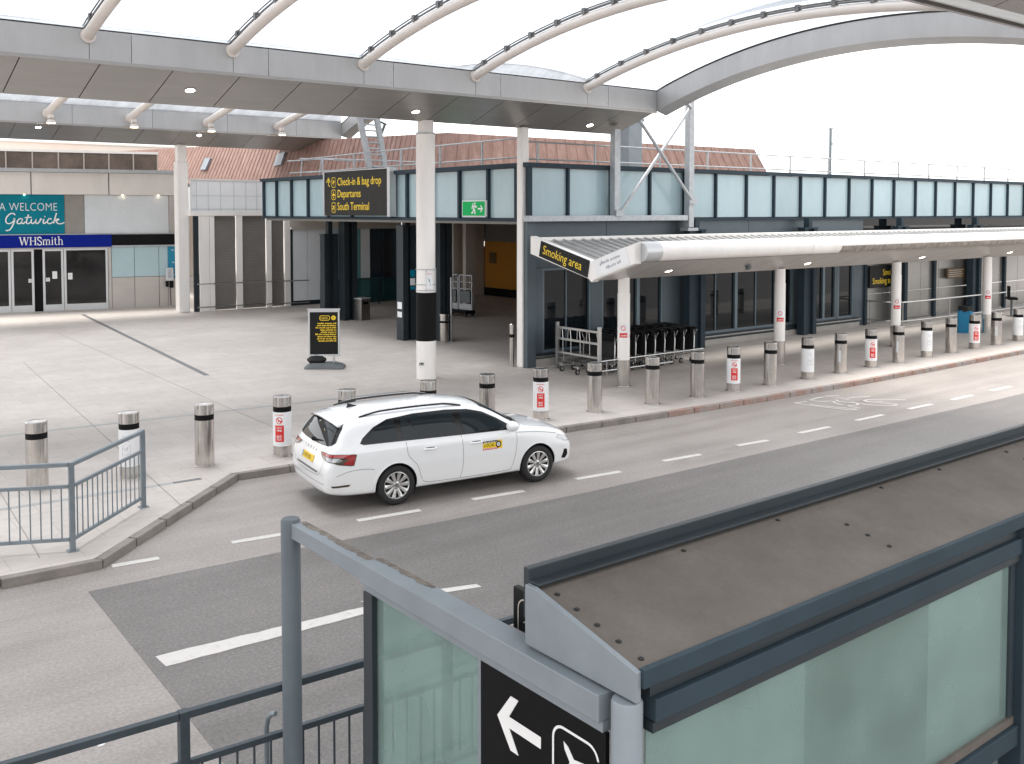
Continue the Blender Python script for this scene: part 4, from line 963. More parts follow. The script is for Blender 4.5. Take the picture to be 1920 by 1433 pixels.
def proto_red():
    t = proto_plain(); s = sleeve_part(t)
    m = MB(); cwrap(m, -.10, .075, .285, .60, .1755); m.build('red_notice', red, s)
    g = MB()
    for i in range(20):
        a, b = 2 * math.pi * i / 20, 2 * math.pi * (i + 1) / 20
        g.add([(-.015 + q * math.cos(x), .69 + q * math.sin(x), 0) for x, q in ((a, .052), (b, .052), (b, .066), (a, .066))], [(0, 1, 2, 3)])
    stroke(g, [(-.055, .73), (.025, .65)], .018, Matrix.Identity(4), 0); stroke(g, [(-.035, .715), (-.02, .68), (.03, .675), (.035, .69)], .03, Matrix.Identity(4), 0)
    me = g.mesh('no_smoking_symbol', red); link('no_smoking_symbol', bend(me, .1762), s)
    me = text_mesh('NEW', .055, whiteink, Matrix.Translation((-.012, .535, 0)), align='CENTER', xs=.85, ext=.0004); link('lettering', bend(me, .1768), s)
    for i, (a, b, y, h) in enumerate(((-.06, .035, .49, .035), (-.07, .045, .39, .024), (-.06, .03, .355, .024), (-.065, .04, .32, .024))):
        g = MB(); tiny_print(g, a, b, y, h, Matrix.Identity(4), i + 3, 0); link('text_line', bend(g.mesh('text_line', whiteink), .1768), s)
    g = MB(); tiny_print(g, -.11, .08, .79, .02, Matrix.Identity(4), 9, 0); link('text_line', bend(g.mesh('text_line', red), .1762), s)
    return t
def proto_faint():
    t = proto_plain(); s = sleeve_part(t); g = MB(); I = Matrix.Identity(4)
    outline(g, rrect(-.05, .38, .085, .58, .012, 2), .006, I, 0)
    for l in ([(-.07, .72), (-.02, .74), (.0, .7), (.05, .73), (.06, .69)], [(-.06, .66), (-.01, .68), (.04, .65), (.09, .66)], [(-.03, .54), (.0, .5), (.05, .55), (.02, .47)], [(-.02, .43), (.03, .41), (.06, .45)]): stroke(g, smooth_line(l, 4), .008, I, 0)
    link('pen_scribble', bend(g.mesh('pen_scribble', graffink), .1762), s)
    return t
def proto_tag():
    t = proto_plain(); m = MB(); cwrap(m, -.115, -.055, .32, .66, .1735); m.build('peeled_sticker', palepanel, t); return t
PR = {'p': proto_plain(), 'r': proto_red(), 'f': proto_faint(), 't': proto_tag()}; used = set()
BL = [(3.89, 17.74, 'p', 'plain steel bollard standing behind the left part of the grey guardrail'),
      (5.34, 17.53, 'f', 'white sleeved bollard seen through the sloping end of the grey guardrail'),
      (6.65, 17.47, 'p', 'plain steel bollard standing alone between guardrail end and white car'),
      (8.09, 17.28, 'r', 'red notice bollard just behind the rear corner of the white car'),
      (9.38, 17.12, 'p', 'plain steel bollard whose top shows over the rear roof of the white car'),
      (11.2, 16.98, 'p', 'plain steel bollard behind the car, in front of the black banded column'),
      (12.65, 16.88, 'p', 'plain steel bollard rising behind the bonnet of the white car'),
      (14.05, 16.75, 'r', 'red notice bollard beyond the front end of the white car'),
      (15.55, 16.6, 'p', 'plain steel bollard in front of the trolley bay gate'),
      (17.27, 16.42, 'p', 'plain steel bollard just right of the first canopy column'),
      (18.82, 16.36, 'p', 'plain steel bollard before the slate pier, second right of the first canopy column'),
      (20.21, 16.35, 'r', 'red notice bollard before the glazed front, fourth right of the trolley bay'),
      (21.64, 16.28, 'p', 'plain steel bollard just left of the second canopy column'),
      (23.27, 16.25, 'f', 'white sleeved bollard with pen scribble, first right of the second canopy column'),
      (24.85, 16.26, 't', 'steel bollard with peeled pale sticker, between scribbled sleeve and red notice'),
      (26.52, 16.32, 'r', 'red notice bollard just left of the third canopy column'),
      (28.0, 16.30, 't', 'steel bollard with peeled pale sticker in front of the third canopy column'),
      (29.75, 16.36, 'f', 'white scribbled bollard, first right of the third canopy column'),
      (31.28, 16.36, 'p', 'plain steel bollard left of the blue litter bin'),
      (32.86, 16.38, 'r', 'red notice bollard in front of the blue litter bin'),
      (34.36, 16.36, 't', 'steel bollard with peeled pale sticker just right of the fourth canopy column'),
      (36.1, 16.42, 'f', 'white scribbled bollard farthest right at the edge of the view')]
for x, y, k, lab in BL:
    o = PR[k] if k not in used else copy_tree(PR[k]); used.add(k)
    o.location = (x, y, K); o['label'] = lab; o.rotation_euler = (random.uniform(-.008, .008), random.uniform(-.008, .008), random.uniform(-.08, .08))

# ------------------------------------------------------------------ guardrails
def guardrail(name, label, segs, m, top, mid, low, bar_sp, z0=K, ps=.07, post_ext=0):
    root = thing(name, label, 'guardrail', (*segs[0][0], z0), world=True)
    done = []
    for a, b in segs:
        a, b = Vector(a), Vector(b); d = (b - a).normalized(); L = (b - a).length
        p = MB(); A = a + d * ps / 2; B = b - d * ps / 2
        p.bar((*A, z0 + top), (*B, z0 + top), .055, .055); p.build('top_rail', m, root, bevel=.006)
        p = MB(); p.bar((*A, z0 + mid), (*B, z0 + mid), .04, .045); p.build('mid_rail', m, root)
        p = MB(); p.bar((*A, z0 + low), (*B, z0 + low), .04, .045); p.build('bottom_rail', m, root)
        n = round(L / bar_sp)
        for i in range(1, n):
            q = a.lerp(b, i / n); p = MB(); p.tube([(*q, z0 + low), (*q, z0 + mid)], .0095, 8); p.build('bar', m, root, smooth=40)
        for q in (a, b):
            if all((q - w_).length > .05 for w_ in done):
                done.append(q); p = MB(); p.box(q.x - ps / 2, q.x + ps / 2, q.y - ps / 2, q.y + ps / 2, z0 - .01, z0 + top + .03); p.box(q.x - .07, q.x + .07, q.y - .07, q.y + .07, z0 - .005, z0 + .012); p.build('post', m, root, bevel=.004)
guardrail('guardrail', 'grey steel guardrail with vertical bars, bent along the pavement corner', [((1.75, 15.0), (3.52, 14.12)), ((3.52, 14.12), (4.93, 15.55))], railm, 1.19, .89, .16, .135)
guardrail('guardrail', 'dark guardrail in the near foreground running behind the shelter', [((-1.4, 7.06), (.55, 6.94)), ((.55, 6.94), (2.42, 6.83)), ((2.42, 6.83), (4.6, 6.70)), ((4.6, 6.70), (6.6, 6.6))], raildark, 1.17, .81, .12, .125, 0)
ho = thing('hoop_rail', 'bent steel hoop standing beside the round shelter post', 'hoop rail', (3.05, 6.45, 0), world=True)
p = MB(); p.tube([(3.12, 7.0, 0), (3.12, 7.0, .78), (3.125, 6.98, .86), (3.14, 6.93, .905), (3.15, 6.9, .912)], .02, 10); p.build('tube', railm, ho, smooth=50)

# ------------------------------------------------------------------ poster stand
an = math.radians(-35)
po = thing('poster_stand', 'silver framed black poster stand with yellow text on a grey weighted base', 'poster stand', (13.62, 26.2, K), an)
m = MB()
for x0, x1, z0, z1 in ((-.46, -.41, .36, 1.72), (.41, .46, .36, 1.72), (-.41, .41, .36, .41), (-.41, .41, 1.66, 1.72)): m.box(x0, x1, -.03, .03, z0, z1)
m.box(-.48, .48, -.035, .035, 1.72, 1.76); m.build('frame', silver, po, bevel=.01)
m = MB(); m.box(-.41, .41, -.015, .015, .41, 1.66); m.build('poster', signblack, po)
Mp = Matrix(((1, 0, 0, 0), (0, 0, -1, -.0155), (0, 1, 0, 0), (0, 0, 0, 1)))
m = MB(); outline(m, rrect(-.12, 1.42, .17, 1.55, .05), .018, Mp); flat(m, circle(.28, 1.49, .068), Mp); m.build('emblem', yellow, po)
text('express', .1, yellow, po, Mp @ Matrix.Translation((-.095, 1.46, 0)), xs=.68, ext=.001); text('R', .09, signblack, po, Mp @ Matrix.Translation((.25, 1.46, .003)), ext=.001)
m = MB()
for i, wd in enumerate((.55, .56, .60, .47, .45, .61, .55, .56, .52)): tiny_print(m, .36 - wd, .36, 1.31 - i * .065, .042, Mp, i)
m.build('text_line', yellow, po)
m = MB(); m.tube([(-.25, 0, .18), (-.25, 0, .37)], .03, 10); m.tube([(.28, 0, .15), (.28, 0, .37)], .03, 10); m.build('leg', silver, po, smooth=40)
m = MB()
ring = lambda x, hw, z, e: [(x, -hw, 0), (x, -hw, z * .35), (x, -hw * .75, z), (x, hw * .75, z), (x, hw, z * .35), (x, hw, 0)]
m.loft([ring(-.56, .22, .06, 0), ring(-.5, .27, .1, 0), ring(-.32, .30, .17, 0), ring(0, .24, .17, 0), ring(.3, .31, .17, 0), ring(.5, .34, .11, 0), ring(.6, .28, .07, 0)]); m.build('base', plast, po, smooth=40)
bg_ = thing('black_bag', 'crumpled black bag lying on the base of the poster stand', 'bag', (13.47, 26.3, K + .16), an)
m = MB(); rg = []
for i in range(9):
    t = i / 8; x = -.32 + .56 * t; r = .035 + .085 * math.sin(math.pi * t) ** .6; rg.append([(x, (r * 1.3) * math.cos(a) + random.uniform(-.012, .012), .09 + r * (math.sin(a)) + random.uniform(-.015, .02)) for a in [2 * math.pi * j / 10 for j in range(10)]])
m.loft(rg); m.build('body', rubber, bg_, smooth=60); m = MB(); m.tube([(-.1, 0, .16), (-.08, -.03, .28), (-.02, -.03, .28), (.02, 0, .17)], .014, 6); m.build('strap', rubber, bg_)

# ------------------------------------------------------------------ trolley bay
gt = thing('trolley_bay_gate', 'steel tube gate frame at the end of the trolley bay', 'gate', (19.0, 21, K), world=True)
for y in (20.1, 21.9):
    m = MB(); m.bar((19.0, y, K), (19.0, y, 1.5), .09, .09); m.build('post', steelrail, gt, bevel=.01)
m = MB()
for z in (1.35, 1.02, .62): m.bar((19.0, 20.15, z), (19.0, 21.85, z), .05, .06)
m.build('cross_rail', steelrail, gt)
m = MB()
for y in (20.5, 20.9, 21.3, 21.65): m.tube([(19.0, y, 1.02), (19.0, y + .03, 1.3), (19.0, y + .12, 1.31), (19.0, y + .14, 1.02)], .012, 6); m.tube([(19.0, y, .62), (19.0, y, 1.02)], .012, 6)
m.build('wire_infill', steelrail, gt)
rl = thing('trolley_guide_rail', 'low steel guide rails along both sides of the trolley row', 'guide rail', (21, 20.2, K), world=True)
m = MB()
for y in (20.12, 21.95):
    m.tube([(19.05, y, .52), (23.4, y, .52)], .025, 8); m.tube([(19.05, y, .24), (22.0, y, .24)], .025, 8)
    for x in (19.3, 21.2, 23.3): m.tube([(x, y, K), (x, y, .52)], .022, 8)
m.build('rail', steelrail, rl, smooth=40)
def trolley():
    t = thing('luggage_trolley', '', 'trolley', group='nested luggage trolleys in the bay')
    # local x: front (towards the gate is -x), handle at +x
    m = MB()
    for s in (-1, 1): m.tube([(-.75, s * .12, .22), (-.1, s * .3, .26), (.42, s * .34, .3)], .018, 6)
    m.tube([(-.75, -.12, .22), (-.78, 0, .22), (-.75, .12, .22)], .018, 6)
    for x in (-.4, -.1, .2): m.tube([(x, -.26, .27), (x, .26, .27)], .01, 6)
    m.build('platform', steelrail, t, smooth=40)
    for s in (-1, 1):
        m = MB(); m.tube([(.42, s * .34, .2), (.44, s * .34, .75), (.46, s * .30, .9), (.52, s * .24, 1.02)], .018, 8); m.tube([(.45, s * .345, .84), (.44, s * .40, .95), (.46, s * .44, 1.02)], .014, 6); m.build('frame', steelrail, t, smooth=40)
    m = MB(); m.tube([(.52, -.36, 1.03), (.54, -.2, 1.06), (.54, .2, 1.06), (.52, .36, 1.03)], .03, 8); m.build('handle', black, t, smooth=40)
    m = MB(); m.prism([(-.29, .38), (.29, .38), (.31, .98), (-.31, .98)], .43, .45, 'yz'); m.build('back_panel', rubber, t); m = MB(); m.box(.36, .6, -.26, .26, .88, 1.08); m.build('basket', black, t, bevel=.03)
    for x, y in ((-.7, 0), (.36, -.3), (.36, .3)):
        m = MB(); m.lathe([(.08, -.02), (.08, .02)], 16, M=Matrix.Translation((x, y, .08)) @ Matrix.Rotation(R(90), 4, 'X')); wq = m.build('wheel', rubber, t, smooth=40); m = MB(); m.lathe([(.045, -.024), (.045, .024)], 12, M=Matrix.Translation((x, y, .08)) @ Matrix.Rotation(R(90), 4, 'X')); m.build('hub', steelrail, wq); 
        m = MB(); m.tube([(x, y, .09), (x + .02, y, .23)], .016, 6); m.build('caster_fork', steelrail, wq)
    return t
tp = trolley(); names = ['front trolley of the row, nosing out beside the gate', 'luggage trolley nested second behind the gate']
for row, y in enumerate((20.62, 21.42)):
    for k in range(9):
        o = tp if (row == 0 and k == 0) else copy_tree(tp)
        o.location = (19.35 + k * .42 + row * .1, y + random.uniform(-.03, .03), K); o.rotation_euler = (0, 0, random.uniform(-.04, .04))
        side = 'near row' if row == 0 else 'wall-side row'
        o['label'] = (('luggage trolley with its nose out at the gate end of the %s' % side) if k == 0 else ('luggage trolley at the far handle end of the %s' % side) if k == 8 else 'black backed luggage trolley nested inside the %s of the bay' % side)
        o['group'] = 'nested trolleys in the ' + side if 0 < k < 8 else 'nested luggage trolleys in the bay'
cg = thing('cage_trolley', 'folded steel cage trolley with grey boxes standing in the entrance', 'cage trolley', (25.2, 35.7, K), R(-79))
for y0 in (-.82, .02):
    m = MB()
    for x0, x1, z0, z1 in ((y0, y0 + .05, .3, 1.85), (y0 + .75, y0 + .8, .3, 1.85), (y0, y0 + .8, 1.8, 1.85), (y0, y0 + .8, .3, .35), (y0, y0 + .8, 1.2, 1.24), (y0, y0 + .8, 1.5, 1.53)): m.box(x0, x1, -.03, .03, z0, z1)
    for k in range(1, 5): m.box(y0 + .16 * k - .008, y0 + .16 * k + .008, -.01, .01, 1.24, 1.8)
    m.build('cage_frame', galv, cg); m = MB(); m.box(y0 + .08, y0 + .72, -.1, .1, .62, 1.14); m.build('box', plast, cg, bevel=.02); m = MB(); m.box(y0 + .05, y0 + .75, -.05, .05, .36, .56); m.build('shelf', galv, cg)
m = MB(); m.box(-.7, .7, -.3, .3, .14, .28); m.build('base', black, cg)
for x, y in ((-.6, -.22), (.6, -.22), (-.6, .22), (.6, .22)): m = MB(); m.lathe([(.075, -.03), (.075, .03)], 14, M=Matrix.Translation((x, y, .075)) @ Matrix.Rotation(R(90), 4, 'X')); m.build('wheel', rubber, cg, smooth=40)
pl = thing('handrail_post', 'thin steel handrail post beside the cage trolley', 'post', (19.95, 28.7, K), world=True)
m = MB(); m.tube([(19.95, 28.75, K), (19.95, 28.75, 2.4), (20.4, 29.0, 2.45)], .03, 8); m.lathe([(.09, 0), (.09, .015)], 14, (19.95, 28.75, K)); m.build('tube', galv, pl, smooth=40)

# bins and small furniture
def bin_(loc, label, r, h, m_, cat='bin', name='litter_bin', square=False, rz=0):
    t = thing(name, label, cat, loc, rz); m = MB()
    if square: m.box(-r, r, -r, r, 0, h); m.build('body', m_, t, bevel=.02); m = MB(); m.box(-r - .02, r + .02, -r - .02, r + .02, h, h + .05); m.build('lid', silver, t, bevel=.01); m = MB(); m.box(-r * .6, r * .6, -r - .004, -r, h * .75, h * .88); m.build('slot', black, t)
    else: m.lathe([(r, 0), (r, h)], 22); m.build('body', m_, t, smooth=30); m = MB(); m.lathe([(r + .015, h), (r + .015, h + .05), (r * .6, h + .08)], 22); m.build('lid', m_, t, smooth=30); m = MB(); m.lathe([(r + .005, h * .72), (r + .005, h * .8)], 22); m.build('band', black, t, smooth=30)
    return t
bin_((21.0, 37.0, K), 'brushed metal litter bin beside the dark slate pier', .27, .9, mat('bin_bronze_steel', (.22, .21, .2), .3, metal=.8, var=.15), square=True, rz=.3)
bin_((19.72, 28.85, K), 'narrow steel ash bin against the pier behind the black banded column', .17, .95, steel, 'ash bin', 'ash_bin')
bin_((18.2, 23.05, K), 'slim steel tube bin beside the thin white column', .07, 1.2, steel, 'ash bin', 'ash_bin')
tb2 = thing('litter_bin', 'bright blue litter bin stuffed with a black sack', 'bin', (36.9, 18.75, K), .3)
m = MB(); m.prism(rrect(-.25, -.25, .25, .25, .06, 3), 0, .85); m.build('body', mat('bin_blue', (.01, .22, .42), .4, var=.1), tb2, bevel=.01)
m = MB(); m.loft([[( (.27 + random.uniform(-.02, .03)) * math.cos(a), (.27 + random.uniform(-.02, .03)) * math.sin(a), z + random.uniform(-.02, .02)) for a in [2 * math.pi * j / 14 for j in range(14)]] for z in (.82, .92, 1.0)]); m.build('sack', rubber, tb2)
m = MB(); m.box(-.18, .18, -.254, -.25, .5, .72); m.build('label_panel', paleglass, tb2)
hr2 = thing('handrail', 'curved steel barrier rail in front of the metal wall', 'handrail', (36.2, 22, K), world=True)
hp = [(36.1, 22.4), (36.15, 21.6), (36.6, 21.15), (38, 21.05), (42, 21.0), (56, 20.9)]
for z in (1.12, .36):
    m = MB(); m.tube([(x, y, z) for x, y in hp], .03, 8); m.build('rail', steelrail, hr2, smooth=40)
for x, y in ((36.12, 22.3), (36.6, 21.15), (40, 21.02), (43.5, 20.98), (47, 20.95), (51, 20.93)): m = MB(); m.tube([(x, y, K), (x, y, 1.12)], .028, 8); m.build('post', steelrail, hr2, smooth=40)
ca = thing('folded_chair', 'dark folded seat standing by the barrier rail', 'chair', (44.2, 20.4, K), .6)
m = MB(); m.box(-.35, .35, -.2, .2, .75, .85); m.build('seat', black, ca, bevel=.02); m = MB(); m.box(-.3, .1, .1, .18, .85, 1.35); m.build('backrest', black, ca, bevel=.02); m = MB(); m.tube([(0, 0, 0), (0, 0, .75)], .05, 8); m.lathe([(.22, 0), (.22, .03)], 14); m.build('stem', plast, ca)
# labels stuck to the slate pier
st = thing('pier_stickers', 'small white and blue stickers on the slate pier behind the big column', 'stickers', (19.0, 29.9, 1.5), world=True)
m = MB(); m.box(19.02, 19.2, 29.93, 29.97, 2.1, 2.35); m.box(18.71, 18.715, 30.05, 30.35, 1.25, 1.5); m.box(18.71, 18.715, 30.05, 30.35, .95, 1.15); m.build('white_sticker', sleeve, st)
m = MB(); m.box(19.02, 19.2, 29.93, 29.97, 2.4, 2.65); m.box(19.02, 19.2, 29.93, 29.97, 1.95, 2.05); m.build('blue_sticker', tealpanel, st)

# ------------------------------------------------------------------ near bus shelter
sh = thing('bus_shelter', 'blue grey steel bus shelter with brown sloping roof and frosted teal glass', 'shelter', (3.2, 4, 0), world=True)
m = MB(); m.lathe([(.072, 0), (.072, 2.46), (.062, 2.478)], 24, (3.175, 6.66, 0)); m.build('round_post', mat('post_mid_grey', (.115, .137, .155), .5, var=.1, vs=2, spec=.3), sh, smooth=30)
m = MB(); m.box(3.15, 3.27, 5.56, 6.60, 2.345, 2.455); m.build('beam', bgpale, sh, bevel=.006)
m = MB(); m.box(3.13, 3.29, 3.31, 5.555, 2.335, 2.47); m.build('beam', bgpale, sh, bevel=.006)
m = MB(); m.box(3.16, 3.26, 3.31, 5.55, 2.28, 2.335); m.build('head_rail', bgpale, sh)
m = MB()   # crust of dirt on the beam tops
for y0, y1, x0, x1, z in ((5.58, 6.58, 3.20, 3.265, 2.458), (4.9, 5.54, 3.23, 3.285, 2.473)):
    n = 90; vs = []; ww = .7
    for i in range(n + 1): y = y0 + (y1 - y0) * i / n; ww = min(1, max(.25, ww + random.uniform(-.13, .13))); wv = ww * (x1 - x0); vs += [(x1 - wv, y, z - .002), (x1, y, z - .002), (x1 - wv * .5, y, z + .004 * random.random())]
    m.add(vs, [q for i in range(n) for q in ((3 * i, 3 * i + 2, 3 * i + 5, 3 * i + 3), (3 * i + 2, 3 * i + 1, 3 * i + 4, 3 * i + 5))])
m.build('dirt_crust', mossy, sh)
m = MB(); m.box(3.15, 3.24, 5.44, 5.55, .3, 2.28); m.build('mullion', darksteel, sh, bevel=.004)
m = MB(); m.box(3.17, 3.22, 4.285, 4.32, .3, 2.28); m.build('mullion', bgpale, sh)
m = MB(); m.box(3.15, 3.25, 3.3, 5.55, .25, .3); m.build('bottom_rail', bgpale, sh)
m = MB(); m.box(3.19, 3.20, 4.32, 5.44, .3, 2.28); m.build('side_pane', shelterglass, sh)
m = MB(); m.lathe([(.075, 0), (.075, 2.46), (.068, 2.475)], 24, (3.21, 3.2, 0)); m.build('round_post', bgpale, sh, smooth=30)
# front frame facing the viewer
FY = 3.17
m = MB(); m.box(3.31, 6.98, FY - .06, FY + .06, 2.36, 2.47); m.box(7.12, 12, FY - .06, FY + .06, 2.36, 2.47); m.build('front_beam', bluegrey, sh, bevel=.006)
m = MB(); m.box(3.3, 12, FY - .03, FY + .05, 2.475, 2.56); m.build('gutter', darksteel, sh)
m = MB(); m.box(3.3, 12, FY - .05, FY + .05, 2.31, 2.36); m.build('front_head_rail', darksteel, sh)
m = MB(); m.box(6.98, 7.12, FY - .08, FY + .08, 0, 2.56); m.build('front_post', bluegrey, sh, bevel=.006)
m = MB(); m.box(6.91, 6.975, FY - .02, FY + .04, 1.2, 2.31); m.box(7.125, 7.18, FY - .02, FY + .04, 1.2, 2.31); m.build('front_mullion', raildark, sh)
m = MB(); m.box(3.3, 6.98, FY - .06, FY + .06, 1.0, 1.14); m.box(7.12, 12, FY - .06, FY + .06, 1.0, 1.14); m.build('front_sill', bluegrey, sh, bevel=.006)
m = MB(); m.box(3.3, 6.97, FY - .03, FY + .04, 1.145, 1.2); m.box(7.13, 12, FY - .03, FY + .04, 1.145, 1.2); m.build('sill_trim', dirt, sh)
m = MB(); m.box(3.3, 6.9, FY - .005, FY + .005, 1.2, 2.31); m.build('front_pane', shelterglass, sh); m = MB(); m.box(7.18, 12, FY - .005, FY + .005, 1.2, 2.31); m.build('front_pane', shelterglass, sh)
# roof: closed wedge with upstand along the far edge
RX0, RX1 = 3.19, 12.2
m = MB(); m.prism([(3.12, 2.485), (3.93, 2.485), (3.93, 2.80), (3.86, 2.80), (3.12, 2.63)], RX0, RX0 + .03, 'yz'); m.build('roof_end_panel', bgpale, sh, bevel=.004)
m = MB(); m.prism([(3.135, 2.60), (3.93, 2.76), (3.93, 2.784), (3.135, 2.624)], RX0 + .03, RX1, 'yz'); m.build('roof_sheet', dirt, sh)
m = MB(); m.box(RX0 + .03, RX1, 3.10, 3.135, 2.55, 2.64); m.build('front_fascia', bluegrey, sh, bevel=.004)
m = MB(); m.box(RX0 + .035, RX1, 3.94, 3.985, 2.60, 2.87); m.box(RX0 + .035, RX1, 3.86, 3.94, 2.795, 2.81); m.build('back_upstand', darksteel, sh, bevel=.004)
m = MB()
for x, ys in ((3.30, (3.2, 3.35, 3.5, 3.65, 3.8)), (5.6, (3.3, 3.45, 3.6)), (8.2, (3.2, 3.35, 3.5, 3.65, 3.8)), (4.3, (3.83,)), (5.2, (3.84,)), (6.4, (3.84,)), (7.2, (3.84,))):
    for y in ys: z = 2.624 + (y - 3.135) * .2013; m.lathe([(.016, z - .002), (.016, z + .004), (.008, z + .009)], 10, (x, y, 0))
m.build('bolt', gap, sh, smooth=40)
m = MB(); m.box(3.3, 12, 3.25, 3.9, 2.44, 2.47); m.build('ceiling', bluegrey, sh)
m = MB(); m.box(5.2, 6.55, 3.55, 3.62, .8, 2.05); m.build('notice_board', mat('shelter_notice_board', (.06, .09, .10), .5), sh); m = MB(); m.box(4.0, 6.8, 3.5, 3.85, .42, .47); m.build('bench', darksteel, sh)
m = MB(); m.box(7.4, 11, 3.5, 3.85, .42, .47); m.build('bench', darksteel, sh)
# black direction panel in the shelter side
sp = thing('arrow_sign', 'black sign panel with large white arrow and aircraft symbol in the shelter side', 'sign', (3.17, 3.8, .5), world=True)
m = MB(); m.box(3.165, 3.19, 3.295, 4.285, .3, 2.28); m.build('panel', black, sp)
Mg = axes((0, -1, 0), (-1, 0, 0), (3.164, 4.285, 2.28))
def fix(p): return p
m = MB()
stroke(m, [(.52, -.2465), (.21, -.2465)], .062, Mg, .003)
m.prism([(.155, -.2465), (.27, -.10), (.335, -.10), (.235, -.2465), (.335, -.393), (.27, -.393)], 0, .0034, 'xy', Mg); m.build('arrow', whiteink, sp)
m = MB(); outline(m, rrect(.615, -.43, .945, -.095, .075, 8), .014, Mg, .003); plane_icon(m, .78, -.265, .27, 40, Mg); m.build('pictogram', whiteink, sp)
bs = thing('stop_sign', 'small black hanging sign with rounded outline behind the shelter roof', 'sign', (3.4, 4.2, 2.4), world=True)
m = MB(); m.box(3.42, 3.46, 4.0, 4.32, 2.38, 2.62); m.build('panel', signblack, bs, bevel=.006); Mq = axes((0, -1, 0), (-1, 0, 0), (3.419, 4.32, 2.38))
m = MB(); outline(m, rrect(.05, -.1, .3, .19, .06), .008, Mq); stroke(m, [(.1, .06), (.14, .09), (.12, .03), (.17, .06)], .008, Mq); m.build('pictogram', beige, bs)
m = MB(); m.box(3.43, 3.45, 3.95, 4.0, 2.45, 2.5); m.build('bracket', darksteel, bs)

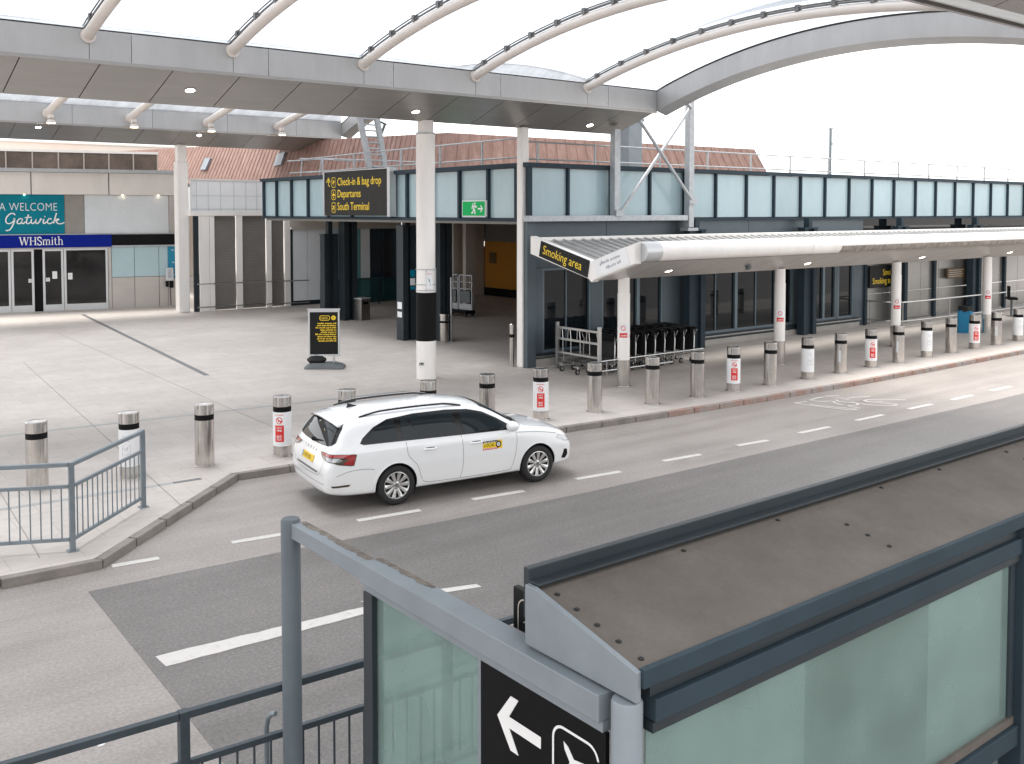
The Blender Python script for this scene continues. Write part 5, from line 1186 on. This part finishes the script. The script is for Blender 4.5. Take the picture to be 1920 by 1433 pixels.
# ------------------------------------------------------------------ the white estate car
# local x forward from the rear bumper, y to the left, z up
def build_car():
    hd = Vector((2.68, -.36)).normalized(); left = Vector((-hd.y, hd.x)); rw = Vector((8.30, 13.50))
    o = rw - hd * 1.10 + left * .90
    car = thing('estate_car', 'white estate car with black roof rails parked by the kerb, yellow door sticker', 'car', (o.x, o.y, 0), math.atan2(hd.y, hd.x))
    S = [  # x, then half section: bottom edge, sill, lower side, widest, shoulder, belt, cantrail, roof mid, centre z, bottom z
     (0.00, (.50, .40), (.62, .42), (.70, .47), (.73, .54), (.70, .62), (.64, .65), (.50, .66), (.28, .665), .67, .38),
     (0.04, (.60, .30), (.76, .345), (.81, .43), (.835, .56), (.825, .70), (.77, .77), (.60, .785), (.34, .795), .80, .29),
     (0.10, (.64, .26), (.80, .32), (.85, .42), (.875, .58), (.86, .78), (.795, .91), (.66, .945), (.36, .96), .965, .25),
     (0.19, (.66, .23), (.83, .30), (.875, .42), (.897, .60), (.88, .84), (.815, .99), (.68, 1.09), (.38, 1.12), 1.13, .22),
     (0.32, (.68, .21), (.85, .28), (.89, .42), (.907, .62), (.89, .88), (.835, 1.00), (.69, 1.25), (.38, 1.315), 1.33, .20),
     (0.44, (.69, .20), (.86, .27), (.898, .42), (.910, .63), (.892, .895), (.842, 1.0), (.68, 1.325), (.37, 1.395), 1.41, .19),
     (0.70, (.70, .19), (.865, .26), (.90, .42), (.914, .64), (.894, .905), (.848, .985), (.665, 1.365), (.36, 1.425), 1.44, .18),
     (1.10, (.70, .18), (.865, .25), (.902, .42), (.914, .64), (.896, .91), (.852, .975), (.655, 1.385), (.35, 1.445), 1.46, .17),
     (1.55, (.70, .18), (.86, .24), (.892, .40), (.908, .64), (.896, .91), (.856, .968), (.65, 1.395), (.35, 1.452), 1.468, .17),
     (2.10, (.70, .18), (.86, .24), (.888, .40), (.906, .64), (.896, .905), (.858, .96), (.648, 1.39), (.35, 1.452), 1.468, .17),
     (2.55, (.70, .18), (.86, .24), (.888, .40), (.906, .64), (.896, .90), (.858, .952), (.645, 1.365), (.35, 1.43), 1.447, .17),
     (2.88, (.70, .18), (.86, .24), (.890, .40), (.907, .64), (.895, .895), (.858, .945), (.655, 1.295), (.36, 1.365), 1.385, .17),
     (3.20, (.70, .18), (.862, .25), (.894, .41), (.908, .64), (.893, .89), (.855, .94), (.70, 1.13), (.38, 1.205), 1.225, .17),
     (3.46, (.70, .18), (.866, .25), (.90, .42), (.910, .64), (.89, .885), (.845, .935), (.74, .995), (.40, 1.05), 1.065, .17),
     (3.70, (.70, .18), (.868, .26), (.902, .42), (.911, .64), (.885, .875), (.825, .925), (.68, .955), (.38, .985), .995, .17),
     (4.05, (.70, .19), (.86, .27), (.895, .43), (.905, .63), (.872, .84), (.80, .89), (.64, .915), (.36, .94), .95, .18),
     (4.30, (.68, .20), (.84, .28), (.875, .43), (.882, .60), (.845, .78), (.76, .835), (.60, .865), (.34, .89), .90, .19),
     (4.48, (.62, .21), (.78, .28), (.82, .42), (.82, .57), (.785, .69), (.70, .755), (.55, .79), (.31, .81), .82, .20),
     (4.61, (.52, .23), (.66, .28), (.70, .40), (.70, .53), (.67, .61), (.58, .66), (.45, .69), (.26, .705), .71, .22),
     (4.68, (.36, .28), (.46, .31), (.52, .40), (.52, .50), (.48, .56), (.42, .60), (.32, .62), (.18, .63), .635, .27)]
    WX = lambda x: 1.10 - (1.10 - x) * 1.09 if x < 1.10 else x
    WZF = lambda z: .64 + (z - .64) * 1.085 if z > .64 else z
    m = MB(); rings = []
    for s in S:
        x = WX(s[0]); h = [(y, WZF(z)) for y, z in s[1:9]]; zt, zb = WZF(s[9]), s[10]
        rings.append([(x, 0, zb)] + [(x, y, z) for y, z in h] + [(x, 0, zt)] + [(x, -y, z) for y, z in h[::-1]])
    m.loft(rings)
    me = m.mesh('body', [carpaint, gap]); ob = bpy.data.objects.new('body_raw', me); col.objects.link(ob)
    md = ob.modifiers.new('s', 'SUBSURF'); md.levels = 3; md.render_levels = 3
    # creases keep the shoulder and the belt line readable
    bm = bmesh.new(); bm.from_mesh(me); cl = bm.edges.layers.float.new('crease_edge')
    nr = 18
    for e in bm.edges:
        i, j = e.verts[0].index, e.verts[1].index
        if i % nr == j % nr:
            k = i % nr
            if k in (6, 12): e[cl] = .45
            if k in (5, 13): e[cl] = .25
            if k in (2, 16): e[cl] = .35
            if k in (4, 14): e[cl] = .4
            if k in (7, 11): e[cl] = .3
    bm.to_mesh(me); bm.free()
    dg = bpy.context.evaluated_depsgraph_get(); smooth = bpy.data.meshes.new_from_object(ob.evaluated_get(dg))
    bvh = BVHTree.FromPolygons([v.co for v in smooth.vertices], [tuple(p.vertices) for p in smooth.polygons])
    bpy.data.objects.remove(ob)
    # wheel arches
    WH = [(1.10, -1), (1.10, 1), (3.787, -1), (3.787, 1)]; RA = .365; WZ = .325
    bo = bpy.data.objects.new('body_cut', smooth); col.objects.link(bo); cuts = []
    for x, s in WH:
        c = MB(); c.lathe([(RA, -.22), (RA, .22)], 48, M=Matrix.Translation((x, s * .84, WZ)) @ Matrix.Rotation(R(90), 4, 'X')); co = c.build('cut', gap); cuts.append(co)
        b = bo.modifiers.new('b', 'BOOLEAN'); b.object = co; b.operation = 'DIFFERENCE'; b.solver = 'EXACT'
    dg = bpy.context.evaluated_depsgraph_get(); body = bpy.data.meshes.new_from_object(bo.evaluated_get(dg)); body.name = 'body'
    bpy.data.objects.remove(bo)
    for c in cuts: bpy.data.objects.remove(c)
    body.materials.clear(); body.materials.append(carpaint); body.materials.append(gap)
    for p in body.polygons:
        p.material_index = 0; p.use_smooth = True; c = p.center
        for x, s in WH:
            d = math.hypot(c.x - x, c.z - WZ)
            if d < RA + .004 and abs(c.y) > .5 and c.y * s > 0 and (abs(p.normal.y) < .35 and d > RA - .02 and (p.normal.x * (c.x - x) + p.normal.z * (c.z - WZ)) < 0 or abs(c.y) < .68): p.material_index = 1
        if c.z < .24 and p.normal.z < -.5: p.material_index = 1
    body.set_sharp_from_angle(angle=R(38))
    link('body', body, car)
    # arch lips
    def ray(orig, d):
        h = bvh.ray_cast(Vector(orig), Vector(d).normalized()); return (h[0], h[1]) if h[0] is not None else (None, None)
    def side(x, z, s=-1):
        p, n = ray((WX(x), s * 2, WZF(z)), (0, -s, 0)); return p, n
    def rear(y, z):
        return ray((-2, y, WZF(z)), (1, 0, 0))
    def front(y, z): return ray((7, y, WZF(z)), (-1, 0, 0))
    def top(x, y): return ray((WX(x), y, 3), (0, 0, -1))
    def corner(a, z, s=-1, cx=.55, cy=.42):  # a: degrees from straight rear (0) round to the side (90)
        d = Vector((-math.cos(R(a)), s * math.sin(R(a)), 0)); o_ = Vector((WX(cx), s * cy, WZF(z))) + d * 2; return ray(o_, -d)
    def patch(poly, proj, name, mt, off=.004, step=.04, parent=car, curve=1, thick=0):
        pts = [Vector((p[0], p[1])) for p in poly]
        if curve > 1: pts = smooth_line([tuple(p) for p in poly] + [tuple(poly[0])], curve)[:-1]; pts = [Vector((p.x, p.y)) for p in pts]
        dense = []
        for a, b in zip(pts, pts[1:] + pts[:1]):
            k = max(1, int((b - a).length / step)); dense += [a.lerp(b, i / k) for i in range(k)]
        x0, x1 = min(p.x for p in dense), max(p.x for p in dense); y0, y1 = min(p.y for p in dense), max(p.y for p in dense)
        inner = []; nx = int((x1 - x0) / step) + 1; ny = int((y1 - y0) / step) + 1
        for i in range(1, nx):
            for j in range(1, ny):
                q = Vector((x0 + i * step, y0 + j * step)); ins = False
                for a, b in zip(dense, dense[1:] + dense[:1]):
                    if (a.y > q.y) != (b.y > q.y) and q.x < (b.x - a.x) * (q.y - a.y) / (b.y - a.y) + a.x: ins = not ins
                if ins and min((q - d).length for d in dense) > step * .45: inner.append(q)
        vs, es, fs, *_ = geo.delaunay_2d_cdt(dense + inner, [], [list(range(len(dense)))], 1, 1e-6)
        out = []; ok = []
        for v in vs:
            p, n = proj(v.x, v.y)
            if p is None: out.append((0, 0, 0)); ok.append(False)
            else: out.append(tuple(p + n * off)); ok.append(True)
        k = MB(); k.add(out, [f for f in fs if all(ok[i] for i in f)]); return k.build(name, mt, parent, smooth=60)
    def line(pts, proj, name, mt=gap, wd=.007, off=.0015, parent=car, cur=6, mb=None):
        P = smooth_line(pts, cur) if cur > 1 else [Vector(p) for p in pts]; L = []; Q = []
        for i, p in enumerate(P):
            a, b = P[max(0, i - 1)], P[min(len(P) - 1, i + 1)]; t = (b - a).normalized(); n = Vector((-t.y, t.x)) * wd / 2
            for lst, q in ((L, p + n), (Q, p - n)):
                h, nn = proj(q.x, q.y); lst.append(tuple(h + nn * off) if h is not None else None)
        k = mb or MB(); ok = [i for i in range(len(P)) if L[i] and Q[i]]
        vs = []; 
        for i in ok: vs += [L[i], Q[i]]
        k.add(vs, [(2 * i, 2 * i + 1, 2 * i + 3, 2 * i + 2) for i in range(len(ok) - 1)])
        if mb is None: return k.build(name, mt, parent)
    seam = mat('panel_gap', (.16, .16, .165), .6, var=.02)
    for s in (-1, 1):
        sd_ = lambda x, z, s=s: side(x, z, s)
        # daylight opening: black surround, then the panes
        DLO = [(.60, 1.005), (.545, 1.03), (.60, 1.10), (.78, 1.225), (1.02, 1.315), (1.5, 1.352), (2.1, 1.352), (2.5, 1.325), (2.78, 1.262), (3.05, 1.14), (3.33, .985), (3.36, .955), (3.0, .962), (2.2, .975), (1.3, .992)]
        patch(DLO, sd_, 'window_surround', blackgloss, .003, .035)
        for nm, poly in (('quarter_window', [(.66, 1.03), (.615, 1.045), (.80, 1.20), (1.02, 1.29), (1.12, 1.305), (1.15, 1.025)]),
                         ('rear_door_window', [(1.235, 1.02), (1.235, 1.315), (1.34, 1.325), (1.50, 1.015)]),
                         ('rear_door_window', [(1.535, 1.012), (1.375, 1.328), (1.6, 1.333), (2.2, 1.33), (2.235, .998)]),
                         ('front_door_window', [(2.36, .995), (2.33, 1.322), (2.48, 1.305), (2.75, 1.24), (3.0, 1.13), (3.17, 1.03), (3.2, .985)])):
            patch(poly, sd_, nm, carglass, .0055, .035)
        gl = MB()
        line([(1.28, .985), (1.30, .80), (1.38, .70), (1.47, .60), (1.53, .42), (1.58, .335), (1.66, .30)], sd_, '', mb=gl)
        line([(1.66, .30), (2.25, .285), (3.10, .29), (3.24, .31)], sd_, '', mb=gl)
        line([(2.29, .975), (2.31, .7), (2.30, .45), (2.26, .29)], sd_, '', mb=gl)
        line([(3.33, .95), (3.36, .82), (3.33, .6), (3.28, .4), (3.24, .31)], sd_, '', mb=gl)
        line([(3.36, .905), (3.8, .87), (4.2, .80)], sd_, '', mb=gl)
        line([(.16, .60), (.35, .66), (.6, .665), (.74, .64)], sd_, '', mb=gl)
        gl.build('panel_seam', seam, car)
        # sill moulding line
        line([(1.52, .36), (2.3, .345), (3.36, .36)], sd_, 'sill_crease', carpaint, .012, .006)
        for nm, x in (('door_handle', 1.70), ('door_handle', 2.56)):
            k = MB(); p, n = sd_(x, .835); q, _ = sd_(x + .1, .835)
            k.tube([p + Vector((-.11, s * -.004, 0)), p + Vector((-.08, s * .022, 0)), p + Vector((0, s * .03, 0)), p + Vector((.08, s * .025, 0)), p + Vector((.11, s * -.004, 0))], [.012, .016, .017, .016, .012], 8); hd_ = k.build(nm, carpaint, car, smooth=60)
            patch([(x - .085, .815), (x + .085, .815), (x + .09, .835), (x + .07, .86), (x - .07, .86), (x - .09, .835)], sd_, 'handle_recess', seam, .0012, .03, hd_, 2)
        # mirror
        k = MB(); b = Vector((3.17, s * .87, 1.02)); rg = []
        for t, ry, rz_ in ((0, .04, .03), (.03, .10, .08), (.09, .12, .095), (.16, .105, .08), (.22, .05, .035)):
            rg.append([(b.x - .06 + t, b.y + s * (.12 + ry * math.cos(a)), b.z + .05 + rz_ * math.sin(a)) for a in [2 * math.pi * j / 14 for j in range(14)]])
        k.loft(rg); mi_ = k.build('mirror', carpaint, car, smooth=60)
        k = MB(); k.tube([b + Vector((.02, -s * .03, .0)), b + Vector((.04, s * .06, .03))], .025, 8); k.build('mirror_arm', black, mi_, smooth=50)
        k = MB(); k.lathe([(.072, 0), (.072, .004)], 16, M=Matrix.Translation((b.x - .045, b.y + s * .11, b.z + .05)) @ Matrix.Rotation(R(-90), 4, 'Y') @ Matrix.Diagonal((.72, 1, 1, 1))); k.build('mirror_glass', carglass, mi_)
        # roof rail
        k = MB(); pts = []
        for x in [.62 + i * (2.42 - .62) / 16 for i in range(17)]:
            p, n = top(x, s * .575); t = (x - .62) / 1.8; pts.append(p + Vector((0, 0, .042 * min(1, 6 * t, 6 * (1 - t)) + .002)))
        k.tube(pts, .017, 8); rr_ = k.build('roof_rail', blackgloss, car, smooth=60)
        k = MB(); k.tube([p + Vector((0, s * .006, .016)) for p in pts[1:-1]], .006, 6); k.build('rail_trim', chrome, rr_)
        # tail lamp wrapping the corner
        cn = lambda a, z, s=s: corner(a, z, s)
        def lamp(poly): return [(a, z) for a, z in poly]
        sc_ = 100.0
        cpro = lambda u, z, s=s: corner(u * sc_, z, s)
        patch([(.02, .905), (.2, .918), (.5, .915), (.785, .895), (.80, .88), (.745, .74), (.70, .735), (.52, .765), (.42, .80), (.16, .84)], cpro, 'tail_lamp', darklamp, .006, .025)
        patch([(.10, .902), (.5, .908), (.77, .888), (.78, .875), (.735, .752), (.70, .748), (.56, .775), (.66, .84), (.5, .872), (.14, .882)], cpro, 'lamp_lens', redlamp, .010, .02)
        patch([(.17, .852), (.42, .812), (.50, .80), (.56, .835), (.48, .86), (.18, .872)], cpro, 'reversing_lamp', clearlamp, .010, .02)
        patch([(.42, .42), (.40, .45), (.62, .455), (.68, .45), (.64, .42)], cpro, 'rear_reflector', darklamp, .006, .02)
        # head lamp
        hp_ = lambda x, z, s=s: side(x, z, s)
        patch([(4.18, .735), (4.22, .785), (4.42, .735), (4.56, .655), (4.57, .62), (4.4, .65)], hp_, 'head_lamp', clearlamp, .006, .025)
        patch([(4.30, .36), (4.36, .52), (4.44, .50), (4.46, .40), (4.40, .34)], hp_, 'fog_lamp_vent', black, .004, .03)
        # arch lip
        for x, s2 in WH:
            if s2 != s: continue
            k = MB(); pt = []
            for i in range(25):
                a = R(-12 + 204 * i / 24); p, n = sd_(x + (RA + .006) * math.cos(a), WZ + (RA + .006) * math.sin(a))
                if p is not None and p.z > .2: pt.append(p + n * .002)
            k.tube(pt, .010, 6); k.build('arch_lip', carpaint, car, smooth=60)
    # rear: window, spoiler, plate, letters, wiper, seams
    patch([(-.63, 1.0), (-.40, .985), (0, .978), (.40, .985), (.63, 1.0), (.66, 1.06), (.60, 1.20), (.52, 1.325), (0, 1.345), (-.52, 1.325), (-.60, 1.20), (-.66, 1.06)], rear, 'rear_window', carglass, .006, .04)
    for s in (-1, 1): patch([(s * .60, 1.0), (s * .70, 1.02), (s * .735, 1.06), (s * .66, 1.24), (s * .56, 1.33), (s * .53, 1.325)], rear, 'window_side_panel', blackgloss, .0075, .03)
    k = MB(); rg = []
    for y in [-.60 + i * .1 for i in range(13)]:
        p, n = top(.55, y); e = abs(y) / .6; xe = .20 + .07 * e ** 3; z = p.z
        xe = WX(xe); rg.append([(.62, y, z - .012), (.40, y, z - .02), (xe, y, z - .065 - .008 * e), (xe + .012, y, z - .09 - .008 * e), (.45, y, z - .10)])
    k.loft(rg); k.build('roof_spoiler', carpaint, car, smooth=50)
    k = MB(); k.loft([[(WX(.225), y, top(.55, y)[0].z - .088), (.42, y, top(.55, y)[0].z - .108), (.42, y, top(.55, y)[0].z - .12), (WX(.23), y, top(.55, y)[0].z - .098)] for y in (-.5, -.25, 0, .25, .5)]); k.build('spoiler_underside', black, car)
    k = MB()
    p0, _ = rear(0, 1.01); p1, _ = rear(-.36, 1.05); k.tube([p0 + Vector((-.03, 0, 0)), p0.lerp(p1, .5) + Vector((-.035, 0, .005)), p1 + Vector((-.03, 0, 0))], [.018, .012, .006], 6); k.sphere(p0 + Vector((-.02, 0, 0)), .035); k.build('rear_wiper', black, car, smooth=50)
    p, n = rear(0, .76); up = (Vector((0, 0, 1)) - n * n.z).normalized(); Mq = axes(Vector((0, -1, 0)), n, p + n * .006)
    k = MB(); k.box(-.26, .26, -.055, .055, -.004, .006, Mq); pl_ = k.build('number_plate', plateyel, car, bevel=.004)
    text('UX20 SKD', .085, black, pl_, Mq @ Matrix.Translation((-.20, -.03, .007)), xs=.92, ext=.0005); k = MB(); k.box(-.258, -.222, -.053, .053, .005, .007, Mq); k.build('plate_band', tealpanel, pl_)
    for i, ch in enumerate('SKODA'):
        p, n = rear(.24 - i * .12, .895); text(ch, .062, chrome, car, axes(Vector((0, -1, 0)), n, p + n * .002) @ Matrix.Translation((-.02, -.02, 0)), name='badge_letter', ext=.003)
    line([(-.66, .97), (-.655, .78), (-.62, .66), (-.5, .575), (-.25, .555), (.25, .555), (.5, .575), (.62, .66), (.655, .78), (.66, .97)], rear, 'panel_seam', seam)
    line([(-.75, .47), (-.4, .455), (0, .45), (.4, .455), (.75, .47)], rear, 'panel_seam', seam, wd=.008)
    patch([(-.5, .63), (.5, .63), (.46, .595), (-.46, .595)], rear, 'plate_recess', seam, .0012, .05)
    # front: windscreen, grille, plate
    def scr_(y, x): return top(x, y)
    patch([(-.56, 2.80), (0, 2.76), (.56, 2.80), (.70, 3.42), (.45, 3.50), (0, 3.53), (-.45, 3.50), (-.70, 3.42)], scr_, 'windscreen', carglass, .005, .06)
    patch([(-.70, 3.43), (-.45, 3.51), (0, 3.54), (.45, 3.51), (.70, 3.43), (.66, 3.52), (0, 3.62), (-.66, 3.52)], scr_, 'scuttle_panel', black, .004, .05)
    gl = MB(); line([(-.70, 3.55), (-.69, 3.9), (-.62, 4.3), (-.45, 4.48), (0, 4.53), (.45, 4.48), (.62, 4.3), (.69, 3.9), (.70, 3.55)], scr_, '', mb=gl); gl.build('panel_seam', seam, car)
    patch([(-.36, .50), (-.42, .60), (-.30, .64), (.30, .64), (.42, .60), (.36, .50)], front, 'grille', black, .006, .05)
    patch([(-.45, .30), (-.48, .40), (.48, .40), (.45, .30)], front, 'lower_grille', black, .006, .05)
    # aerial fin
    k = MB(); p, n = top(.72, 0)
    k.loft([[(p.x - .10, -.035, p.z - .004), (p.x - .10, .035, p.z - .004), (p.x - .09, 0, p.z + .005)], [(p.x - .06, -.03, p.z - .002), (p.x - .06, .03, p.z - .002), (p.x - .075, 0, p.z + .062)], [(p.x + .10, -.012, p.z), (p.x + .10, .012, p.z), (p.x + .09, 0, p.z + .008)]]); k.build('aerial_fin', blackgloss, car, smooth=40)
    # door sticker
    def stick(poly, m_, nm, off, par=car): return patch(poly, lambda x, z: side(x, z, -1), nm, m_, off, .05, par)
    st = stick([(2.68, .695), (3.06, .695), (3.06, .83), (2.68, .83)], yellow, 'door_sticker', .002)
    stick([(2.68, .80), (2.97, .80), (2.97, .83), (2.68, .83)], black, 'sticker_band', .003, st); stick([(2.68, .695), (2.97, .695), (2.97, .722), (2.68, .722)], red, 'sticker_band', .003, st)
    stick([(2.95 + .0 + .055 * math.cos(a) + .035, .765 + .052 * math.sin(a)) for a in [2 * math.pi * i / 18 for i in range(18)]], black, 'sticker_badge', .003, st)
    stick([(2.985 + .034 * math.cos(a), .765 + .032 * math.sin(a)) for a in [2 * math.pi * i / 16 for i in range(16)]], sleeve, 'sticker_badge', .004, st)
    stick([(2.985 + .018 * math.cos(a), .765 + .018 * math.sin(a)) for a in [2 * math.pi * i / 12 for i in range(12)]], graffink, 'sticker_badge', .005, st)
    p, n = side(2.70, .765, -1); Mt_ = axes(Vector((1, 0, 0)), n, p + n * .004)
    text('LOCAL', .075, black, st, Mt_ @ Matrix.Translation((-.005, -.025, 0)), xs=.92, ext=.0004)
    k = MB(); tiny_print(k, -.005, .25, .042, .02, Mt_, 3, .0006); k.build('text_line', whiteink, st); k = MB(); tiny_print(k, -.005, .25, -.064, .017, Mt_, 5, .0006); k.build('text_line', whiteink, st)
    # wheels
    def wheel():
        w_ = MB(); w_.lathe([(.215, -.10), (.245, -.112), (.285, -.112), (.312, -.10), (.325, -.075), (.327, 0), (.325, .075), (.312, .10), (.285, .112), (.245, .112), (.215, .10), (.215, -.10)], 44, caps=False)
        for k_ in range(5):
            pass
        tyre = w_.mesh('tyre', tyrem, smooth=40)
        r_ = MB(); r_.lathe([(.222, -.09), (.222, .104), (.212, .106), (.205, .098), (.200, .04), (.200, -.09), (.222, -.09)], 44, caps=False)
        for i in range(10):
            a = 2 * math.pi * i / 10; c_, s_ = math.cos(a), math.sin(a); q = lambda rr, tt, zz: (rr * c_ - tt * s_, rr * s_ + tt * c_, zz)
            r_.add([q(.045, -.017, .085), q(.045, .017, .085), q(.207, .036, .098), q(.207, -.036, .098), q(.045, -.012, .05), q(.045, .012, .05), q(.207, .028, .06), q(.207, -.028, .06), q(.12, -.0, .098), q(.205, 0, .108)],
                   [(0, 8, 3), (8, 9, 3), (0, 1, 8), (1, 2, 8), (8, 2, 9), (0, 4, 5, 1), (1, 5, 6, 2), (3, 7, 4, 0), (4, 7, 6, 5)])
        r_.lathe([(.07, .05), (.07, .082), (.05, .092), (.034, .094)], 20)
        rim = r_.mesh('rim', chrome, smooth=30)
        h_ = MB(); h_.lathe([(.032, .094), (.03, .1)], 16)
        for i in range(5): a = R(36 + 72 * i); h_.lathe([(.012, .084), (.010, .096)], 8, (.056 * math.cos(a), .056 * math.sin(a), 0))
        hub = h_.mesh('hub_cap', plast, smooth=30)
        d_ = MB(); d_.lathe([(.195, -.05), (.195, -.03)], 28); disc = d_.mesh('brake_disc', darksteel, smooth=30)
        return tyre, rim, hub, disc
    T_ = wheel()
    for x, s in WH:
        wo_ = bpy.data.objects.new('wheel', T_[0]); col.objects.link(wo_); wo_.parent = car; wo_.location = (x, s * .79, WZ); wo_.rotation_euler = (R(90) if s < 0 else R(-90), 0, 0)
        wo_.name = 'wheel'
        for nm, me_ in (('rim', T_[1]), ('hub_cap', T_[2]), ('brake_disc', T_[3])):
            c_ = bpy.data.objects.new(nm, me_); col.objects.link(c_); c_.parent = wo_; c_.rotation_euler = (0, 0, .2 + x)
    return car
build_car()
